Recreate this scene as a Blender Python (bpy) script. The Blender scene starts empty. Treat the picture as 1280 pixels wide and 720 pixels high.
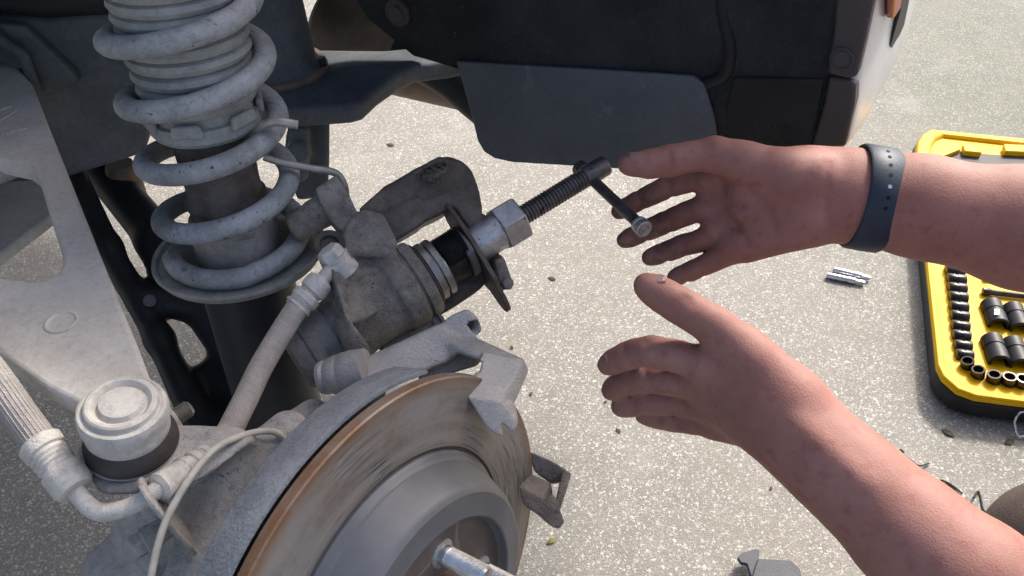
import bpy, bmesh, math, random
import numpy as np
from mathutils import Vector, Matrix

# ------------------------------------------------------------------ camera, sky, sun, exposure
scene = bpy.context.scene
COL = scene.collection
FPX = 1108.0                      # focal length in pixels of a 1280 wide picture
PITCH = math.radians(40.0)
CAMH = 1.0
cam_data = bpy.data.cameras.new('camera')
cam_data.sensor_width = 36.0
cam_data.lens = FPX / 1280.0 * 36.0
cam_data.clip_start = 0.02
cam_data.clip_end = 200.0
cam = bpy.data.objects.new('camera', cam_data)
COL.objects.link(cam)
cam.location = (0, 0, CAMH)
cam.rotation_euler = (math.pi / 2 - PITCH, 0, 0)
scene.camera = cam

SUN_AZ = math.radians(52.0)       # from +X towards +Y
SUN_EL = math.radians(43.0)
sun_vec = Vector((math.cos(SUN_AZ) * math.cos(SUN_EL), math.sin(SUN_AZ) * math.cos(SUN_EL), math.sin(SUN_EL)))
world = bpy.data.worlds.new('World')
scene.world = world
world.use_nodes = True
wn = world.node_tree
sky = wn.nodes.new('ShaderNodeTexSky')
sky.sky_type = 'NISHITA'
sky.sun_disc = False
sky.sun_elevation = SUN_EL
sky.sun_rotation = math.pi / 2 - SUN_AZ
sky.dust_density = 4.5; sky.air_density = .6; sky.ozone_density = .35
bg = wn.nodes['Background']
wn.links.new(sky.outputs['Color'], bg.inputs['Color'])
bg.inputs['Strength'].default_value = 0.15
sl = bpy.data.lights.new('sun', 'SUN')
sl.energy = 2.0
sl.angle = math.radians(6)
sl.color = (1.0, 0.98, 0.945)
sun = bpy.data.objects.new('sun', sl)
COL.objects.link(sun)
sun.rotation_euler = (-sun_vec).to_track_quat('-Z', 'Y').to_euler()
sun.location = sun_vec * 10
scene.view_settings.view_transform = 'Standard'
scene.view_settings.look = 'None'
scene.view_settings.gamma = 1.0
scene.view_settings.use_curve_mapping = False
scene.view_settings.exposure = 1.34
scene.render.engine = 'CYCLES'
scene.cycles.max_bounces = 6
scene.cycles.diffuse_bounces = 3
scene.cycles.glossy_bounces = 3

# ------------------------------------------------------------------ geometry helpers
A_ = np.array
RIGHT = A_([1., 0, 0]); FWD = A_([0, math.cos(PITCH), -math.sin(PITCH)]); UP = A_([0, math.sin(PITCH), math.cos(PITCH)])
CAM = A_([0, 0, CAMH]); ZZ = A_([0, 0, 1.])

def P(x, y, d):
    return CAM + d * (FWD + (x - 640) / FPX * RIGHT - (y - 360) / FPX * UP)

def nrm(v):
    v = np.asarray(v, float)
    return v / np.linalg.norm(v)

def on_plane(x, y, p0, n):
    d = P(x, y, 1.0) - CAM
    return CAM + d * (((p0 - CAM) @ n) / (d @ n))

def at_z(x, y, z):
    return on_plane(x, y, A_([0, 0, z]), ZZ)

# the car: outboard axis O, rearward axis L, hub at HUB
HUB = P(503, 755.5, .559)
OUT = nrm([math.cos(.52), -math.sin(.52), 0]); LEN = nrm([math.sin(.52), math.cos(.52), 0])

def V(o, l, z):
    return A_([HUB[0], HUB[1], 0]) + o * OUT + l * LEN + z * ZZ

def frame_of(n, hint=(0, 0, 1.)):
    n = nrm(n)
    a = np.cross(hint, n)
    if np.linalg.norm(a) < 1e-4:
        a = np.cross((1., 0, 0), n)
    a = nrm(a)
    return a, np.cross(n, a), n

def spline(pts, n=12):
    pts = [np.asarray(p, float) for p in pts]
    out = []
    q = [2 * pts[0] - pts[1]] + pts + [2 * pts[-1] - pts[-2]]
    for i in range(1, len(q) - 2):
        p0, p1, p2, p3 = q[i - 1:i + 3]
        for k in range(n):
            t = k / n
            out.append(.5 * (2 * p1 + (p2 - p0) * t + (2 * p0 - 5 * p1 + 4 * p2 - p3) * t * t + (3 * p1 - p0 - 3 * p2 + p3) * t ** 3))
    out.append(pts[-1])
    return out

class MB:
    def __init__(s):
        s.v = []; s.f = []
    def ring(s, pts):
        i = len(s.v); s.v += [tuple(p) for p in pts]; return list(range(i, i + len(pts)))
    def skin(s, rings, closed=False, caps=True):
        for a, b in zip(rings[:-1], rings[1:]):
            n = len(a)
            for k in range(n):
                s.f.append((a[k], a[(k + 1) % n], b[(k + 1) % n], b[k]))
        if closed:
            a, b = rings[-1], rings[0]; n = len(a)
            for k in range(n):
                s.f.append((a[k], a[(k + 1) % n], b[(k + 1) % n], b[k]))
        elif caps:
            s.f.append(tuple(reversed(rings[0]))); s.f.append(tuple(rings[-1]))
        return s
    def lathe(s, o, n, prof, seg=48, caps=True, hint=(0, 0, 1.), a0=0.0, a1=2 * math.pi):
        a, b, n = frame_of(n, hint); o = np.asarray(o, float)
        full = abs(a1 - a0 - 2 * math.pi) < 1e-6
        rings = []
        for h, r in prof:
            r = max(r, 1e-5)
            m = seg if full else seg + 1
            rings.append(s.ring([o + n * h + r * (math.cos(a0 + (a1 - a0) * k / seg) * a + math.sin(a0 + (a1 - a0) * k / seg) * b) for k in range(m)]))
        if full:
            s.skin(rings, caps=caps)
        else:                                   # open sweep, closed profile
            m = seg + 1
            R = len(rings)
            for i in range(R):
                x, y = rings[i], rings[(i + 1) % R]
                for k in range(seg):
                    s.f.append((x[k], x[k + 1], y[k + 1], y[k]))
            s.f.append(tuple(rings[i][0] for i in range(R))[::-1]); s.f.append(tuple(rings[i][-1] for i in range(R)))
        return s
    def tube(s, pts, rad, seg=16, closed=False, caps=True):
        pts = [np.asarray(p, float) for p in pts]; N = len(pts)
        if not hasattr(rad, '__len__'): rad = [rad] * N
        T = []
        for i in range(N):
            a = pts[max(i - 1, 0)] if not closed else pts[i - 1]
            b = pts[min(i + 1, N - 1)] if not closed else pts[(i + 1) % N]
            T.append(nrm(b - a))
        u = frame_of(T[0])[0]; rings = []
        for i in range(N):
            u = nrm(u - (u @ T[i]) * T[i]); w = np.cross(T[i], u)
            rings.append(s.ring([pts[i] + rad[i] * (math.cos(2 * math.pi * k / seg) * u + math.sin(2 * math.pi * k / seg) * w) for k in range(seg)]))
        return s.skin(rings, closed, caps)
    def prism(s, poly, vec):
        a = s.ring(poly); b = s.ring([np.asarray(p) + vec for p in poly])
        return s.skin([a, b])
    def box(s, c, ax, half):
        c = np.asarray(c, float); x, y, z = [np.asarray(q, float) for q in ax]
        a = s.ring([c + i * half[0] * x + j * half[1] * y - half[2] * z for i, j in ((-1, -1), (1, -1), (1, 1), (-1, 1))])
        b = s.ring([c + i * half[0] * x + j * half[1] * y + half[2] * z for i, j in ((-1, -1), (1, -1), (1, 1), (-1, 1))])
        return s.skin([a, b])
    def bar(s, a, b, w, h, up=ZZ):
        a = np.asarray(a, float); b = np.asarray(b, float); t = nrm(b - a); x = nrm(np.cross(t, up)); y = np.cross(x, t)
        return s.box((a + b) / 2, (x, y, t), (w / 2, h / 2, np.linalg.norm(b - a) / 2))

def finish(name, me, m, parent=None, base=None, bevel=0, angle=35, segs=2, smooth=True, sub=0):
    ob = bpy.data.objects.new(name, me); COL.objects.link(ob)
    if m is not None: me.materials.append(m)
    if parent is not None: ob.parent = parent
    elif base is not None: ob.location = tuple(base)
    if smooth:
        me.polygons.foreach_set('use_smooth', [True] * len(me.polygons))
        if angle: me.set_sharp_from_angle(angle=math.radians(angle))
    if bevel:
        md = ob.modifiers.new('bevel', 'BEVEL'); md.width = bevel; md.segments = segs; md.limit_method = 'ANGLE'; md.angle_limit = math.radians(32)
        md.harden_normals = False
    if sub:
        md = ob.modifiers.new('sub', 'SUBSURF'); md.levels = sub; md.render_levels = sub
    return ob

def build(name, mb, m, parent=None, base=None, **kw):
    o = np.asarray(ROOT[parent.name] if parent is not None else (base if base is not None else (0, 0, 0)), float)
    me = bpy.data.meshes.new(name)
    vv = np.asarray(mb.v, float) - o
    me.from_pydata([tuple(v) for v in vv], [], mb.f); me.validate(); 
    bm = bmesh.new(); bm.from_mesh(me); bmesh.ops.recalc_face_normals(bm, faces=bm.faces); bm.to_mesh(me); bm.free()
    ob = finish(name, me, m, parent, base, **kw)
    ROOT[ob.name] = tuple(o)
    return ob
ROOT = {}

def thing(name, label, cat, base, group=None):
    e = bpy.data.objects.new(name, None); COL.objects.link(e); e.location = tuple(base); e.empty_display_size = .02
    e['label'] = label; e['category'] = cat
    if group: e['group'] = group
    ROOT[e.name] = tuple(base)
    return e

def tag(o, label, cat, group=None):
    o['label'] = label; o['category'] = cat
    if group: o['group'] = group
    return o

# ------------------------------------------------------------------ signed distance castings
class Cast:
    """smooth union of simple solids on a voxel grid, skinned with surface nets"""
    def __init__(s, lo, hi, h):
        s.lo = np.asarray(lo, float); s.h = h
        s.n = np.ceil((np.asarray(hi, float) - s.lo) / h).astype(int) + 1
        s.D = np.full(s.n, .03, np.float32)
    def block(s, lo, hi, m):
        i0 = np.maximum(np.floor((np.asarray(lo) - m - s.lo) / s.h).astype(int), 0)
        i1 = np.minimum(np.ceil((np.asarray(hi) + m - s.lo) / s.h).astype(int) + 1, s.n)
        if (i1 <= i0).any(): return None, None
        g = [s.lo[k] + s.h * np.arange(i0[k], i1[k]) for k in range(3)]
        X, Y, Z = np.meshgrid(*g, indexing='ij')
        return tuple(slice(a, b) for a, b in zip(i0, i1)), np.stack([X, Y, Z], -1).astype(np.float32)
    def put(s, sl, d, k, cut=False):
        a = s.D[sl]
        if cut:
            a = -a
        if k > 0:
            h = np.clip(.5 + .5 * (d - a) / k, 0, 1); r = d * (1 - h) + a * h - k * h * (1 - h)
        else:
            r = np.minimum(a, d)
        s.D[sl] = -r if cut else r
    def cone(s, a, b, ra, rb, k=.004, flat=None, cut=False):
        a = np.asarray(a, float); b = np.asarray(b, float); R = max(ra, rb) * (1.0 if flat is None else 1.0 / min(flat[1], 1.0))
        sl, X = s.block(np.minimum(a, b) - R, np.maximum(a, b) + R, .01 + k)
        if sl is None: return s
        ab = b - a; t = np.clip(((X - a) @ ab) / (ab @ ab + 1e-12), 0, 1)
        v = X - (a + t[..., None] * ab)
        if flat is not None:
            ax = nrm(flat[0]); v = v + ((v @ ax) * (flat[1] - 1.0))[..., None] * ax
        s.put(sl, np.sqrt((v * v).sum(-1)) - (ra + (rb - ra) * t), k, cut); return s
    def cyl(s, a, b, r, rr=.0015, k=.003, cut=False, r2=None):
        a = np.asarray(a, float); b = np.asarray(b, float); R = max(r, r2 or 0)
        sl, X = s.block(np.minimum(a, b) - R, np.maximum(a, b) + R, .01 + k)
        if sl is None: return s
        ab = b - a; ln = np.linalg.norm(ab); n = ab / ln; t = (X - a) @ n
        q = np.sqrt(np.maximum(((X - a) ** 2).sum(-1) - t * t, 0))
        rad = r if r2 is None else r + (r2 - r) * np.clip(t / ln, 0, 1)
        dx = q - rad + rr; dy = np.abs(t - ln / 2) - ln / 2 + rr
        d = np.sqrt(np.maximum(dx, 0) ** 2 + np.maximum(dy, 0) ** 2) + np.minimum(np.maximum(dx, dy), 0) - rr
        s.put(sl, d, k, cut); return s
    def box(s, c, ax, half, rr=.002, k=.003, cut=False):
        c = np.asarray(c, float); ax = A_([nrm(q) for q in ax]); half = np.asarray(half, float)
        ext = (np.abs(ax) * half[:, None]).sum(0)
        sl, X = s.block(c - ext, c + ext, .01 + k)
        if sl is None: return s
        q = np.abs((X - c) @ ax.T) - half + rr
        d = np.sqrt((np.maximum(q, 0) ** 2).sum(-1)) + np.minimum(q.max(-1), 0) - rr
        s.put(sl, d, k, cut); return s
    def hull(s, pts, rr=.002, k=.003, cut=False):
        pts = A_([np.asarray(p, float) for p in pts])
        bm = bmesh.new(); vs = [bm.verts.new(p) for p in pts]
        bmesh.ops.convex_hull(bm, input=vs); bm.normal_update()
        c = pts.mean(0); pl = []
        for f in bm.faces:
            n = A_(f.normal); p = A_(f.verts[0].co)
            if np.linalg.norm(n) < .5: continue
            if (p - c) @ n < 0: n = -n
            if not any(n @ m > .9985 and abs(p @ n - w) < 4e-4 for m, w in pl): pl.append((n, p @ n))
        bm.free()
        sl, X = s.block(pts.min(0), pts.max(0), .01 + k)
        if sl is None: return s
        d = None
        for n, w in pl:
            e = (X @ n - w).astype(np.float32)
            if d is None: d = e
            else:
                kk = rr * 1.1
                h = np.clip(.5 - .5 * (e - d) / kk, 0, 1); d = e * (1 - h) + d * h + kk * h * (1 - h)
        s.put(sl, d, k, cut); return s
    def crease(s, pts, depth=.0012, w=.0022):
        for a, b in zip(pts[:-1], pts[1:]):
            a = np.asarray(a, float); b = np.asarray(b, float); dr = nrm((a + b) / 2 - CAM)
            sl, X = s.block(np.minimum(a, b), np.maximum(a, b), .03)
            if sl is None: continue
            ab = b - a; t = np.clip(((X - a) @ ab) / (ab @ ab + 1e-12), 0, 1); v = X - (a + t[..., None] * ab)
            f = v @ dr; d2 = (v * v).sum(-1) - f * f
            s.D[sl] += (1.9 * depth * np.exp(-d2 / (w * w)) * (np.abs(f) < .028)).astype(np.float32)
        return s
    def mesh(s, name, smooth=2, base=(0, 0, 0)):
        D = s.D; D[0] = D[-1] = .03; D[:, 0] = D[:, -1] = .03; D[:, :, 0] = D[:, :, -1] = .03
        I = D < 0; nx, ny, nz = D.shape
        cnt = np.zeros((nx - 1, ny - 1, nz - 1), np.uint8)
        for i in (0, 1):
            for j in (0, 1):
                for k in (0, 1):
                    cnt += I[i:nx - 1 + i, j:ny - 1 + j, k:nz - 1 + k]
        idx = np.argwhere((cnt > 0) & (cnt < 8)); del cnt
        N = len(idx); acc = np.zeros((N, 3)); num = np.zeros(N)
        cs = [(i, j, k) for i in (0, 1) for j in (0, 1) for k in (0, 1)]
        val = {c: D[idx[:, 0] + c[0], idx[:, 1] + c[1], idx[:, 2] + c[2]].astype(float) for c in cs}
        for c in cs:
            for ax in range(3):
                if c[ax] == 0:
                    e = list(c); e[ax] = 1; e = tuple(e)
                    da, db = val[c], val[e]; m = (da < 0) != (db < 0)
                    t = np.where(m, da / np.where(m, da - db, 1), 0)
                    p = np.tile(np.asarray(c, float), (N, 1)); p[:, ax] += t
                    acc[m] += p[m]; num += m
        co = s.lo + s.h * (idx + acc / num[:, None])
        vid = np.full((nx - 1, ny - 1, nz - 1), -1, np.int32); vid[idx[:, 0], idx[:, 1], idx[:, 2]] = np.arange(N)
        quads = []
        for ax in range(3):
            b, c = (ax + 1) % 3, (ax + 2) % 3
            s0 = [slice(None)] * 3; s1 = [slice(None)] * 3; s0[ax] = slice(0, -1); s1[ax] = slice(1, None)
            e = np.argwhere(I[tuple(s0)] != I[tuple(s1)])
            e = e[(e[:, b] > 0) & (e[:, c] > 0) & (e[:, b] < D.shape[b] - 1) & (e[:, c] < D.shape[c] - 1)]
            ins = I[e[:, 0], e[:, 1], e[:, 2]]
            q = []
            for db, dc in ((-1, -1), (0, -1), (0, 0), (-1, 0)):
                w = e.copy(); w[:, b] += db; w[:, c] += dc; q.append(vid[w[:, 0], w[:, 1], w[:, 2]])
            q = np.stack(q, -1); q[~ins] = q[~ins][:, ::-1]
            quads.append(q)
        q = np.concatenate(quads); q = q[(q >= 0).all(1)]
        for _ in range(smooth):
            sm = np.zeros_like(co); ct = np.zeros(N)
            for a in range(4):
                i, j = q[:, a], q[:, (a + 1) % 4]
                for u, w in ((i, j), (j, i)):
                    ct += np.bincount(u, minlength=N)
                    for x in range(3): sm[:, x] += np.bincount(u, weights=co[w, x], minlength=N)
            co = .5 * co + .5 * sm / np.maximum(ct, 1)[:, None]
        co = co - np.asarray(base, float)
        me = bpy.data.meshes.new(name)
        me.vertices.add(N); me.vertices.foreach_set('co', co.astype(np.float32).ravel())
        me.loops.add(len(q) * 4); me.loops.foreach_set('vertex_index', q.astype(np.int32).ravel())
        me.polygons.add(len(q)); me.polygons.foreach_set('loop_start', np.arange(0, 4 * len(q), 4, dtype=np.int32))
        me.update(calc_edges=True); me.validate()
        return me

def cast(name, c, m, parent=None, base=None, smooth=2, angle=0):
    o = np.asarray(ROOT[parent.name] if parent is not None else (base if base is not None else (0, 0, 0)), float)
    me = c.mesh(name, smooth, o)
    ob = finish(name, me, m, parent, base, angle=angle)
    ROOT[ob.name] = tuple(o)
    return ob

# ------------------------------------------------------------------ procedural materials
def new_mat(name):
    m = bpy.data.materials.new(name); m.use_nodes = True
    nt = m.node_tree; return m, nt, nt.nodes['Principled BSDF']

def node(nt, t, **kw):
    n = nt.nodes.new(t)
    for k, v in kw.items():
        if k in n.inputs.keys(): n.inputs[k].default_value = v
        else: setattr(n, k, v)
    return n

def ramp(nt, src, lo, hi, c0=(0, 0, 0, 1), c1=(1, 1, 1, 1)):
    r = nt.nodes.new('ShaderNodeValToRGB'); e = r.color_ramp.elements
    e[0].position = lo; e[1].position = hi; e[0].color = c0; e[1].color = c1
    nt.links.new(src, r.inputs[0]); return r.outputs['Color']

def mixc(nt, fac, a, b):
    m = nt.nodes.new('ShaderNodeMix'); m.data_type = 'RGBA'
    for s, v in ((m.inputs[0], fac), (m.inputs[6], a), (m.inputs[7], b)):
        if hasattr(v, 'is_linked'): nt.links.new(v, s)
        elif isinstance(v, (int, float)): s.default_value = v
        else: s.default_value = (*v, 1)
    return m.outputs[2]

def grimy(name, c1, c2, scale=60, rough=.75, metal=0., bump=.25, bscale=500, spots=None, lo=.38, hi=.65, fine=None, spec=.3, stretch=None, bdist=.001, stain=0., warm=False):
    """base colour c1 broken up by patches of c2; spots = (colour, scale, threshold)"""
    m, nt, b = new_mat(name)
    if warm: c1, c2 = [tuple(x_ * y_ for x_, y_ in zip(c_, (1.03, 1.0, .95))) for c_ in (c1, c2)]
    tc = node(nt, 'ShaderNodeTexCoord').outputs['Object']
    if stretch:
        mp = node(nt, 'ShaderNodeMapping'); mp.inputs['Scale'].default_value = stretch
        nt.links.new(tc, mp.inputs['Vector']); tc = mp.outputs['Vector']
    n1 = node(nt, 'ShaderNodeTexNoise', Scale=scale, Detail=5., Roughness=.62)
    nt.links.new(tc, n1.inputs['Vector'])
    col = mixc(nt, ramp(nt, n1.outputs['Fac'], lo, hi), c1, c2)
    n2 = node(nt, 'ShaderNodeTexNoise', Scale=bscale, Detail=3., Roughness=.6)
    nt.links.new(tc, n2.inputs['Vector'])
    if fine:
        col = mixc(nt, ramp(nt, n2.outputs['Fac'], .45, .7), col, fine)
    if stain:
        n4 = node(nt, 'ShaderNodeTexNoise', Scale=scale * .45, Detail=6., Roughness=.75); nt.links.new(tc, n4.inputs['Vector'])
        d_ = tuple(.5 * (a_ + b_) * (.50, .47, .44)[i_] for i_, (a_, b_) in enumerate(zip(c1, c2)))
        col = mixc(nt, ramp(nt, n4.outputs['Fac'], .52, .72, (0, 0, 0, 1), (stain, stain, stain, 1)), col, d_)
        n6 = node(nt, 'ShaderNodeTexNoise', Scale=190., Detail=5., Roughness=.7, Distortion=.6); nt.links.new(tc, n6.inputs['Vector'])
        col = mixc(nt, ramp(nt, n6.outputs['Fac'], .50, .68, (0, 0, 0, 1), (stain * .8, stain * .8, stain * .8, 1)), col, d_)
        l_ = tuple(min(b_ * 1.18, .8) for b_ in c2)
        col = mixc(nt, ramp(nt, n6.outputs['Fac'], .30, .43, (stain * .6, stain * .6, stain * .6, 1), (0, 0, 0, 1)), col, l_)
        n5 = node(nt, 'ShaderNodeTexNoise', Scale=bscale * .55, Detail=3., Roughness=.6); nt.links.new(tc, n5.inputs['Vector'])
        col = mixc(nt, ramp(nt, n5.outputs['Fac'], .62, .72, (0, 0, 0, 1), (stain * .5, stain * .5, stain * .5, 1)), col, d_)
    if spots:
        n3 = node(nt, 'ShaderNodeTexNoise', Scale=spots[1], Detail=4., Roughness=.7)
        nt.links.new(tc, n3.inputs['Vector'])
        col = mixc(nt, ramp(nt, n3.outputs['Fac'], spots[2], spots[2] + .05), col, spots[0])
    nt.links.new(col, b.inputs['Base Color'])
    b.inputs['Metallic'].default_value = metal
    b.inputs['Specular IOR Level'].default_value = spec
    rr = node(nt, 'ShaderNodeMapRange'); rr.inputs[3].default_value = max(rough - .12, .05); rr.inputs[4].default_value = min(rough + .12, 1)
    nt.links.new(n1.outputs['Fac'], rr.inputs[0]); nt.links.new(rr.outputs[0], b.inputs['Roughness'])
    if bump:
        bp = node(nt, 'ShaderNodeBump', Strength=min(bump * 1.5, 1.0), Distance=bdist * 2.2)
        nt.links.new(n2.outputs['Fac'], bp.inputs['Height']); nt.links.new(bp.outputs['Normal'], b.inputs['Normal'])
    return m

M = {}
M['spring'] = grimy('grey_blue_dusty_paint', (.26, .27, .272), (.38, .39, .39), 45, .72, 0, .25, 700, ((.045, .04, .038), 130, .625), stain=0.75)
M['boot'] = grimy('dusty_grey_rubber', (.24, .25, .245), (.34, .35, .34), 35, .85, 0, .2, 500, stain=0.50, warm=True)
M['damper_rough'] = grimy('flaking_brown_steel', (.10, .08, .066), (.18, .155, .135), 60, .9, 0, .8, 420, ((.2, .17, .14), 200, .66))
M['damper_dust'] = grimy('dusty_damper_steel', (.27, .255, .24), (.38, .36, .34), 30, .75, .1, .2, 500, stain=0.60, warm=True)
M['black_paint'] = grimy('black_chassis_paint', (.008, .009, .011), (.016, .017, .019), 12, .5, 0, .1, 300)
M['navy_paint'] = grimy('blue_black_damper_paint', (.012, .015, .022), (.02, .025, .035), 12, .42, 0, .08, 300)
M['frame'] = grimy('dark_grey_frame_paint', (.07, .08, .085), (.12, .13, .135), 14, .7, 0, .15, 250, ((.14, .12, .10), 40, .68), stain=0.60)
M['frame_rust'] = grimy('rusty_frame_edge', (.11, .085, .07), (.17, .13, .11), 60, .85, 0, .4, 300)
M['arm'] = grimy('pale_dusty_alloy', (.47, .455, .425), (.57, .555, .525), 22, .8, 0, .12, 600, ((.8, .78, .74), 150, .745), spec=.25, stain=0.45, warm=True)
M['arm_edge'] = grimy('dirty_alloy_edge', (.30, .285, .265), (.40, .385, .36), 30, .85, 0, .2, 600)
M['ball'] = grimy('cream_dusty_steel', (.43, .418, .392), (.56, .545, .515), 40, .78, 0, .12, 700, stain=0.50, warm=True)
M['rubber'] = grimy('dark_brown_rubber', (.045, .038, .034), (.075, .066, .06), 40, .65, 0, .1, 400)
M['knuckle'] = grimy('grey_dusty_cast_iron', (.30, .295, .29), (.43, .42, .405), 26, .8, 0, .35, 650, ((.16, .14, .13), 60, .66), stain=0.80, warm=True)
M['caliper'] = grimy('dusty_cast_iron', (.215, .20, .182), (.37, .35, .32), 40, .62, .2, .7, 800, ((.11, .095, .085), 70, .64), bdist=.0012, stain=0.80, warm=True)
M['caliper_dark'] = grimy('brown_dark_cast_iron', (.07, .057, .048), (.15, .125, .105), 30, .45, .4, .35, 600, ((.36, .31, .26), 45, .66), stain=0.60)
M['caliper_grey'] = grimy('grey_actuator_casting', (.17, .17, .168), (.25, .248, .24), 40, .8, 0, .35, 700, stain=0.60, warm=True)
M['bracket'] = grimy('silver_grey_casting', (.36, .35, .34), (.47, .46, .445), 45, .5, .35, .40, 620, ((.2, .185, .17), 60, .66), bdist=.0007, stain=0.32, warm=True)
M['bracket_dark'] = grimy('brown_grey_casting', (.17, .14, .12), (.29, .255, .225), 50, .6, .25, .6, 700, stain=0.60)
M['shield'] = grimy('blue_grey_shield_steel', (.165, .182, .198), (.24, .255, .27), 30, .62, .1, .25, 500, ((.32, .3, .28), 60, .70), stain=0.70)
M['hose'] = grimy('dusty_grey_rubber_hose', (.36, .335, .31), (.46, .425, .395), 60, .85, 0, .45, 900, ((.46, .33, .3), 60, .66), stain=0.40, warm=True)
M['fitting'] = grimy('dusty_white_zinc', (.48, .465, .435), (.63, .61, .57), 70, .7, .1, .25, 800, stain=0.60, warm=True)
M['cable'] = grimy('cream_cable_sheath', (.42, .405, .35), (.55, .53, .47), 80, .6, 0, .1, 500, warm=True)
M['wire'] = grimy('dull_spring_steel', (.30, .285, .255), (.42, .40, .36), 80, .45, .6, .1, 700)
M['tool'] = grimy('oiled_tool_steel', (.10, .095, .09), (.19, .18, .17), 60, .42, .75, .2, 700, ((.045, .035, .03), 90, .62), stain=0.50)
M['tool_bright'] = grimy('worn_bright_steel', (.42, .415, .405), (.58, .57, .555), 70, .38, .8, .2, 700, ((.12, .1, .085), 90, .64), stain=0.60)
M['piston'] = grimy('brown_stained_piston_steel', (.27, .24, .21), (.42, .385, .35), 50, .38, .75, .15, 600, stain=0.60)
M['black_oxide'] = grimy('black_oxide_steel', (.012, .012, .013), (.03, .028, .027), 60, .45, .3, .2, 600)
M['plate'] = grimy('brown_tool_plate_steel', (.075, .06, .05), (.15, .12, .10), 45, .5, .5, .3, 500)
M['stud'] = grimy('zinc_plated_steel', (.5, .51, .52), (.66, .67, .68), 90, .35, .85, .15, 900)
M['chrome'] = grimy('chrome_bit_steel', (.45, .46, .47), (.6, .61, .62), 90, .28, .9, .1, 900)
M['liner'] = grimy('black_felt_wheel_arch_liner', (.030, .032, .033), (.055, .058, .060), 10, .95, 0, 1.0, 420, ((.10, .092, .08), 240, .63), spec=.15, bdist=.002)
M['plastic'] = grimy('black_moulded_plastic', (.010, .011, .013), (.02, .021, .023), 8, .55, 0, .1, 200, ((.09, .09, .09), 160, .76))
M['flap'] = grimy('dusty_mud_flap_rubber', (.085, .10, .114), (.115, .13, .142), 9, .5, 0, .15, 300, ((.13, .14, .145), 22, .62), stain=0.30)
M['bumper'] = grimy('charcoal_bumper_plastic', (.062, .055, .052), (.082, .073, .069), 10, .6, 0, .12, 400)
M['pad'] = grimy('grey_brake_pad_paint', (.05, .052, .06), (.075, .078, .086), 30, .6, 0, .25, 500)
M['pad_lining'] = grimy('friction_lining', (.05, .045, .05), (.11, .1, .11), 120, .9, 0, .6, 600)
M['yellow'] = grimy('yellow_case_plastic', (.62, .345, .002), (.66, .38, .004), 8, .55, 0, .05, 300, spec=.2)
M['case_black'] = grimy('black_case_plastic', (.012, .012, .013), (.02, .02, .021), 10, .55, 0, .25, 500)
M['socket'] = grimy('dark_chrome_socket_steel', (.03, .028, .027), (.06, .055, .05), 60, .25, .85, .05, 600)
M['socket_black'] = grimy('black_impact_socket_steel', (.006, .006, .007), (.012, .012, .013), 50, .5, .1, .05, 600)
M['white_mark'] = grimy('white_marking_paint', (.6, .6, .58), (.75, .75, .72), 80, .6, 0, .05, 400)
M['strap'] = grimy('navy_silicone_strap', (.016, .027, .042), (.024, .038, .056), 20, .5, 0, .05, 500)
M['strap_hole'] = grimy('strap_hole_dark', (.004, .004, .005), (.006, .006, .007), 40, .8, 0, 0, 300)
M['white_paint'] = grimy('dusty_white_car_paint', (.48, .49, .50), (.55, .56, .57), 6, .22, 0, .02, 200, ((.55, .52, .47), 14, .66), spec=.5)
M['red_lens'] = grimy('red_reflector_lens', (.24, .006, .012), (.30, .01, .016), 30, .3, 0, .05, 300)
M['muffler'] = grimy('brown_muffler_steel', (.10, .075, .055), (.19, .145, .11), 14, .55, .4, .2, 300)
M['leaf'] = grimy('dry_brown_leaf', (.05, .04, .025), (.09, .07, .04), 90, .9, 0, .2, 400)
M['leaf_green'] = grimy('green_leaf_bit', (.13, .12, .03), (.18, .16, .045), 90, .8, 0, .2, 400)
M['nail'] = grimy('fingernail', (.26, .15, .13), (.29, .17, .15), 90, .35, 0, .03, 400)
M['shirt'] = grimy('charcoal_cotton', (.03, .033, .04), (.04, .043, .05), 30, .95, 0, .4, 900)
M['shade_toned_trousers'] = grimy('brown_grey_shade_cloth', (.075, .055, .045), (.10, .075, .062), 30, .95, 0, .4, 900)  # dark tone also puts the knee's shade into the cloth colour
M['hair'] = grimy('black_hair', (.012, .01, .009), (.02, .017, .015), 80, .6, 0, .6, 400)

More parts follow.
